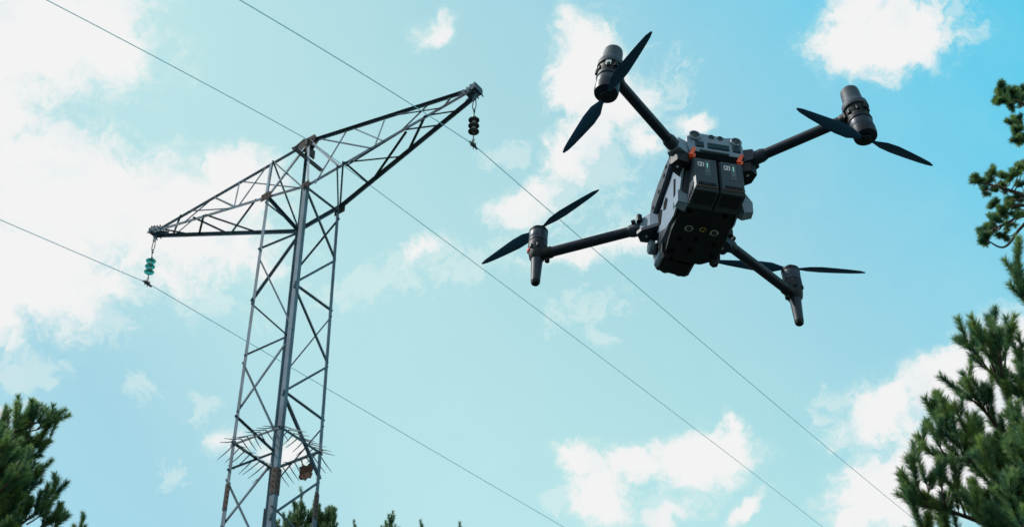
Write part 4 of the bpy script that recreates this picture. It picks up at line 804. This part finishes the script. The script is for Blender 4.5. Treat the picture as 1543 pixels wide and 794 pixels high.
def pine(name, label, cat, trunk, branches, mneedle, seed, dens=9, ls=.32, nlen=.085, nw=.0055, per_m=520, group=None, rtrunk=.14, up=.55, extra=None):
    base = trunk[0]
    root = thing(name, label, cat, Matrix.Translation(base), group)
    rng = np.random.default_rng(seed); B0 = np.array(base)
    mb = MB(); n = len(trunk)
    pts = smooth_line([np.array(p) - B0 for p in trunk], 3); k = len(pts)
    mb.tube(pts, [rtrunk * (1 - .9 * (i / (k - 1)) ** 1.2) + .004 for i in range(k)], 10); mb.build('trunk', m_bark, root, smooth=True)
    for br in branches:
        line = [np.array(p) - B0 for p in smooth_line(br, 4)]
        L_ = sum(np.linalg.norm(line[i + 1] - line[i]) for i in range(len(line) - 1))
        tw, sh = shoots_on(line, rng, dens, ls, up=up)
        mb = MB(); r0 = .007 + .009 * L_; q = len(line)
        mb.tube(line, [r0 * (1 - .8 * i / (q - 1)) for i in range(q)], 6)
        for a, b in tw: mb.tube([a, (np.array(a) + b) / 2 + rng.normal(0, .006, 3), b], [.0055, .004, .0025], 4)
        bo = mb.build('branch', m_twig, root)
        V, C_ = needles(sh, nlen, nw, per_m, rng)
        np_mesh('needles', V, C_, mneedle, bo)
    return root
def trunk_to(px, top, lean=.5):
    """a trunk from the ground up to a point"""
    x, y, z = top; g_ = ground_h(px[0], px[1])
    b = (px[0], px[1], g_ - .15)
    return [b, (b[0] * .6 + x * .4 + lean * .1, b[1] * .6 + y * .4, b[2] + (z - b[2]) * .4), (b[0] * .2 + x * .8, b[1] * .2 + y * .8, b[2] + (z - b[2]) * .8), (x, y, z)]
TR_ = D['trees']
# nearest pine at the right edge: each branch starts at the trunk
def near_tree(brs, top, basexy): return trunk_to(basexy, top)
rb = TR_['right']
tt_ = rb[0][0]
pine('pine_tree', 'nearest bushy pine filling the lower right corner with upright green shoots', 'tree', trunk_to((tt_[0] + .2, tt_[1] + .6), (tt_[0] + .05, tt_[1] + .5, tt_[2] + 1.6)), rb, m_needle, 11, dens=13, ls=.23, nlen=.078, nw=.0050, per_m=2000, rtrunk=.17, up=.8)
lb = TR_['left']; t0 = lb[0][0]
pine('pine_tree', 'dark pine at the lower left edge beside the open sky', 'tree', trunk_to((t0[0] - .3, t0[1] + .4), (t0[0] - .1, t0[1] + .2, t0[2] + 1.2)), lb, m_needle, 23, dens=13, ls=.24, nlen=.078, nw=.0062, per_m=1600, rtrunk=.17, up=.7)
# tall pine behind the nearest one: round tufts at the ends of bare twigs
stems = TR_['upper_stems']; poms = TR_['upper_poms']
sp0 = stems[0][0]
b0 = (sp0[0] + .5, sp0[1] + .8); base = (b0[0], b0[1], ground_h(*b0) - .15)
root = thing('pine_tree', 'tall pine with small round needle tufts on bare twigs at the upper right edge', 'tree', Matrix.Translation(base))
B0 = np.array(base); rng = np.random.default_rng(5)
tk = smooth_line([np.array(p) - B0 for p in [base, (sp0[0] + .55, sp0[1] + .7, base[2] + 5), (sp0[0] + .4, sp0[1] + .5, sp0[2] + .4), (sp0[0] + .4, sp0[1] + .4, sp0[2] + 3.2)]], 4)
mb = MB(); mb.tube(tk, [.19 * (1 - .8 * i / (len(tk) - 1)) for i in range(len(tk))], 10); mb.build('trunk', m_bark, root, smooth=True)
sl_ = [[np.array(p) - B0 for p in smooth_line([(sp0[0] + .42, sp0[1] + .5, s[0][2] - .3)] + s, 4)] for s in stems]
own = [[] for _ in sl_]
for p in poms:
    q_ = np.array(p) - B0; best = min(((np.linalg.norm(x - q_), i, j) for i, l in enumerate(sl_) for j, x in enumerate(l)))
    own[best[1]].append((sl_[best[1]][max(best[2] - 1, 0)], q_))
for l, ps in zip(sl_, own):
    mb = MB(); mb.tube(l, [.035 * (1 - .75 * i / (len(l) - 1)) for i in range(len(l))], 7); sh = []
    for a, b in ps:
        mid = (a + b) / 2 + np.array([0, 0, -.05]); mb.tube([a, mid, b], [.011, .008, .005], 5)
        for k in range(rng.integers(5, 9)):
            d = (b - a) / (np.linalg.norm(b - a) + 1e-6) * .5 + rng.normal(0, .7, 3) + np.array([0, 0, .35]); d /= np.linalg.norm(d)
            sh.append((b - d * .01, b + d * rng.uniform(.05, .10), 0))
    bo = mb.build('branch', m_twig, root)
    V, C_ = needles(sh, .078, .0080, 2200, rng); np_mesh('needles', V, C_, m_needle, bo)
# treetops beyond the pylon and one young pine top at left
labs = ['bushy pine top poking up between the legs of the pylon', 'pine top just right of the pylon leg at the bottom edge', 'round pine top at the bottom edge right of the pylon', 'tiny pine tip at the bottom edge just right of the pylon', 'small lone pine tip at the bottom edge, second from the right', 'lowest pine tip at the bottom edge, farthest right of the pylon', 'slender young pine tip beside the dark pine at the lower left']
wid = [.85, .55, .48, .14, .12, .16, .16]
for i, (tp, lab) in enumerate(zip(TR_['tops'], labs)):
    w = wid[i]; top = np.array(tp[1]) - np.array([0, 0, .34 if w > .5 else .50 if w > .3 else .22]); rng = np.random.default_rng(40 + i)
    g_ = ground_h(top[0], top[1]); brs = []
    nb = 60 if w > .5 else 34 if w > .3 else 10
    for k in range(nb):
        a = rng.uniform(0, 2 * np.pi); f = (k + .5) / nb; h = .25 + 2.6 * f ** 1.2; rad = w * min(.35 + f * 1.8, 2.4) * rng.uniform(.5, 1.1)
        e = top + np.array([math.cos(a) * rad * .9, math.sin(a) * rad * .9, -h + .35 + rng.uniform(0, .25)])
        s0_ = top + np.array([0, 0, -h - .35]); brs.append([tuple(s0_), tuple((s0_ + e) / 2 + np.array([math.cos(a) * rad * .25, math.sin(a) * rad * .25, -.06])), tuple(e)])
    for k in range(9 if w > .5 else 5 if w > .3 else 1):
        o_ = rng.uniform(-w * .55, w * .55); brs.append([tuple(top + np.array([0, 0, -.8])), tuple(top + np.array([o_ * .8, rng.uniform(-.1, .1), -.4])), tuple(top + np.array([o_, rng.uniform(-.1, .1), -.12 - abs(o_) * .3]))])
    trunk = [(top[0], top[1], g_ - .2), (top[0] + .05, top[1], (g_ + top[2]) / 2), (top[0], top[1], top[2] - .3)]
    pine('pine_tree', lab, 'tree', trunk, brs, m_needle_far, 60 + i, dens=4.5, ls=.30 if w > .3 else .2, nlen=.10, nw=.013, per_m=560, rtrunk=.12, up=.9, group='pine tops along the bottom edge')
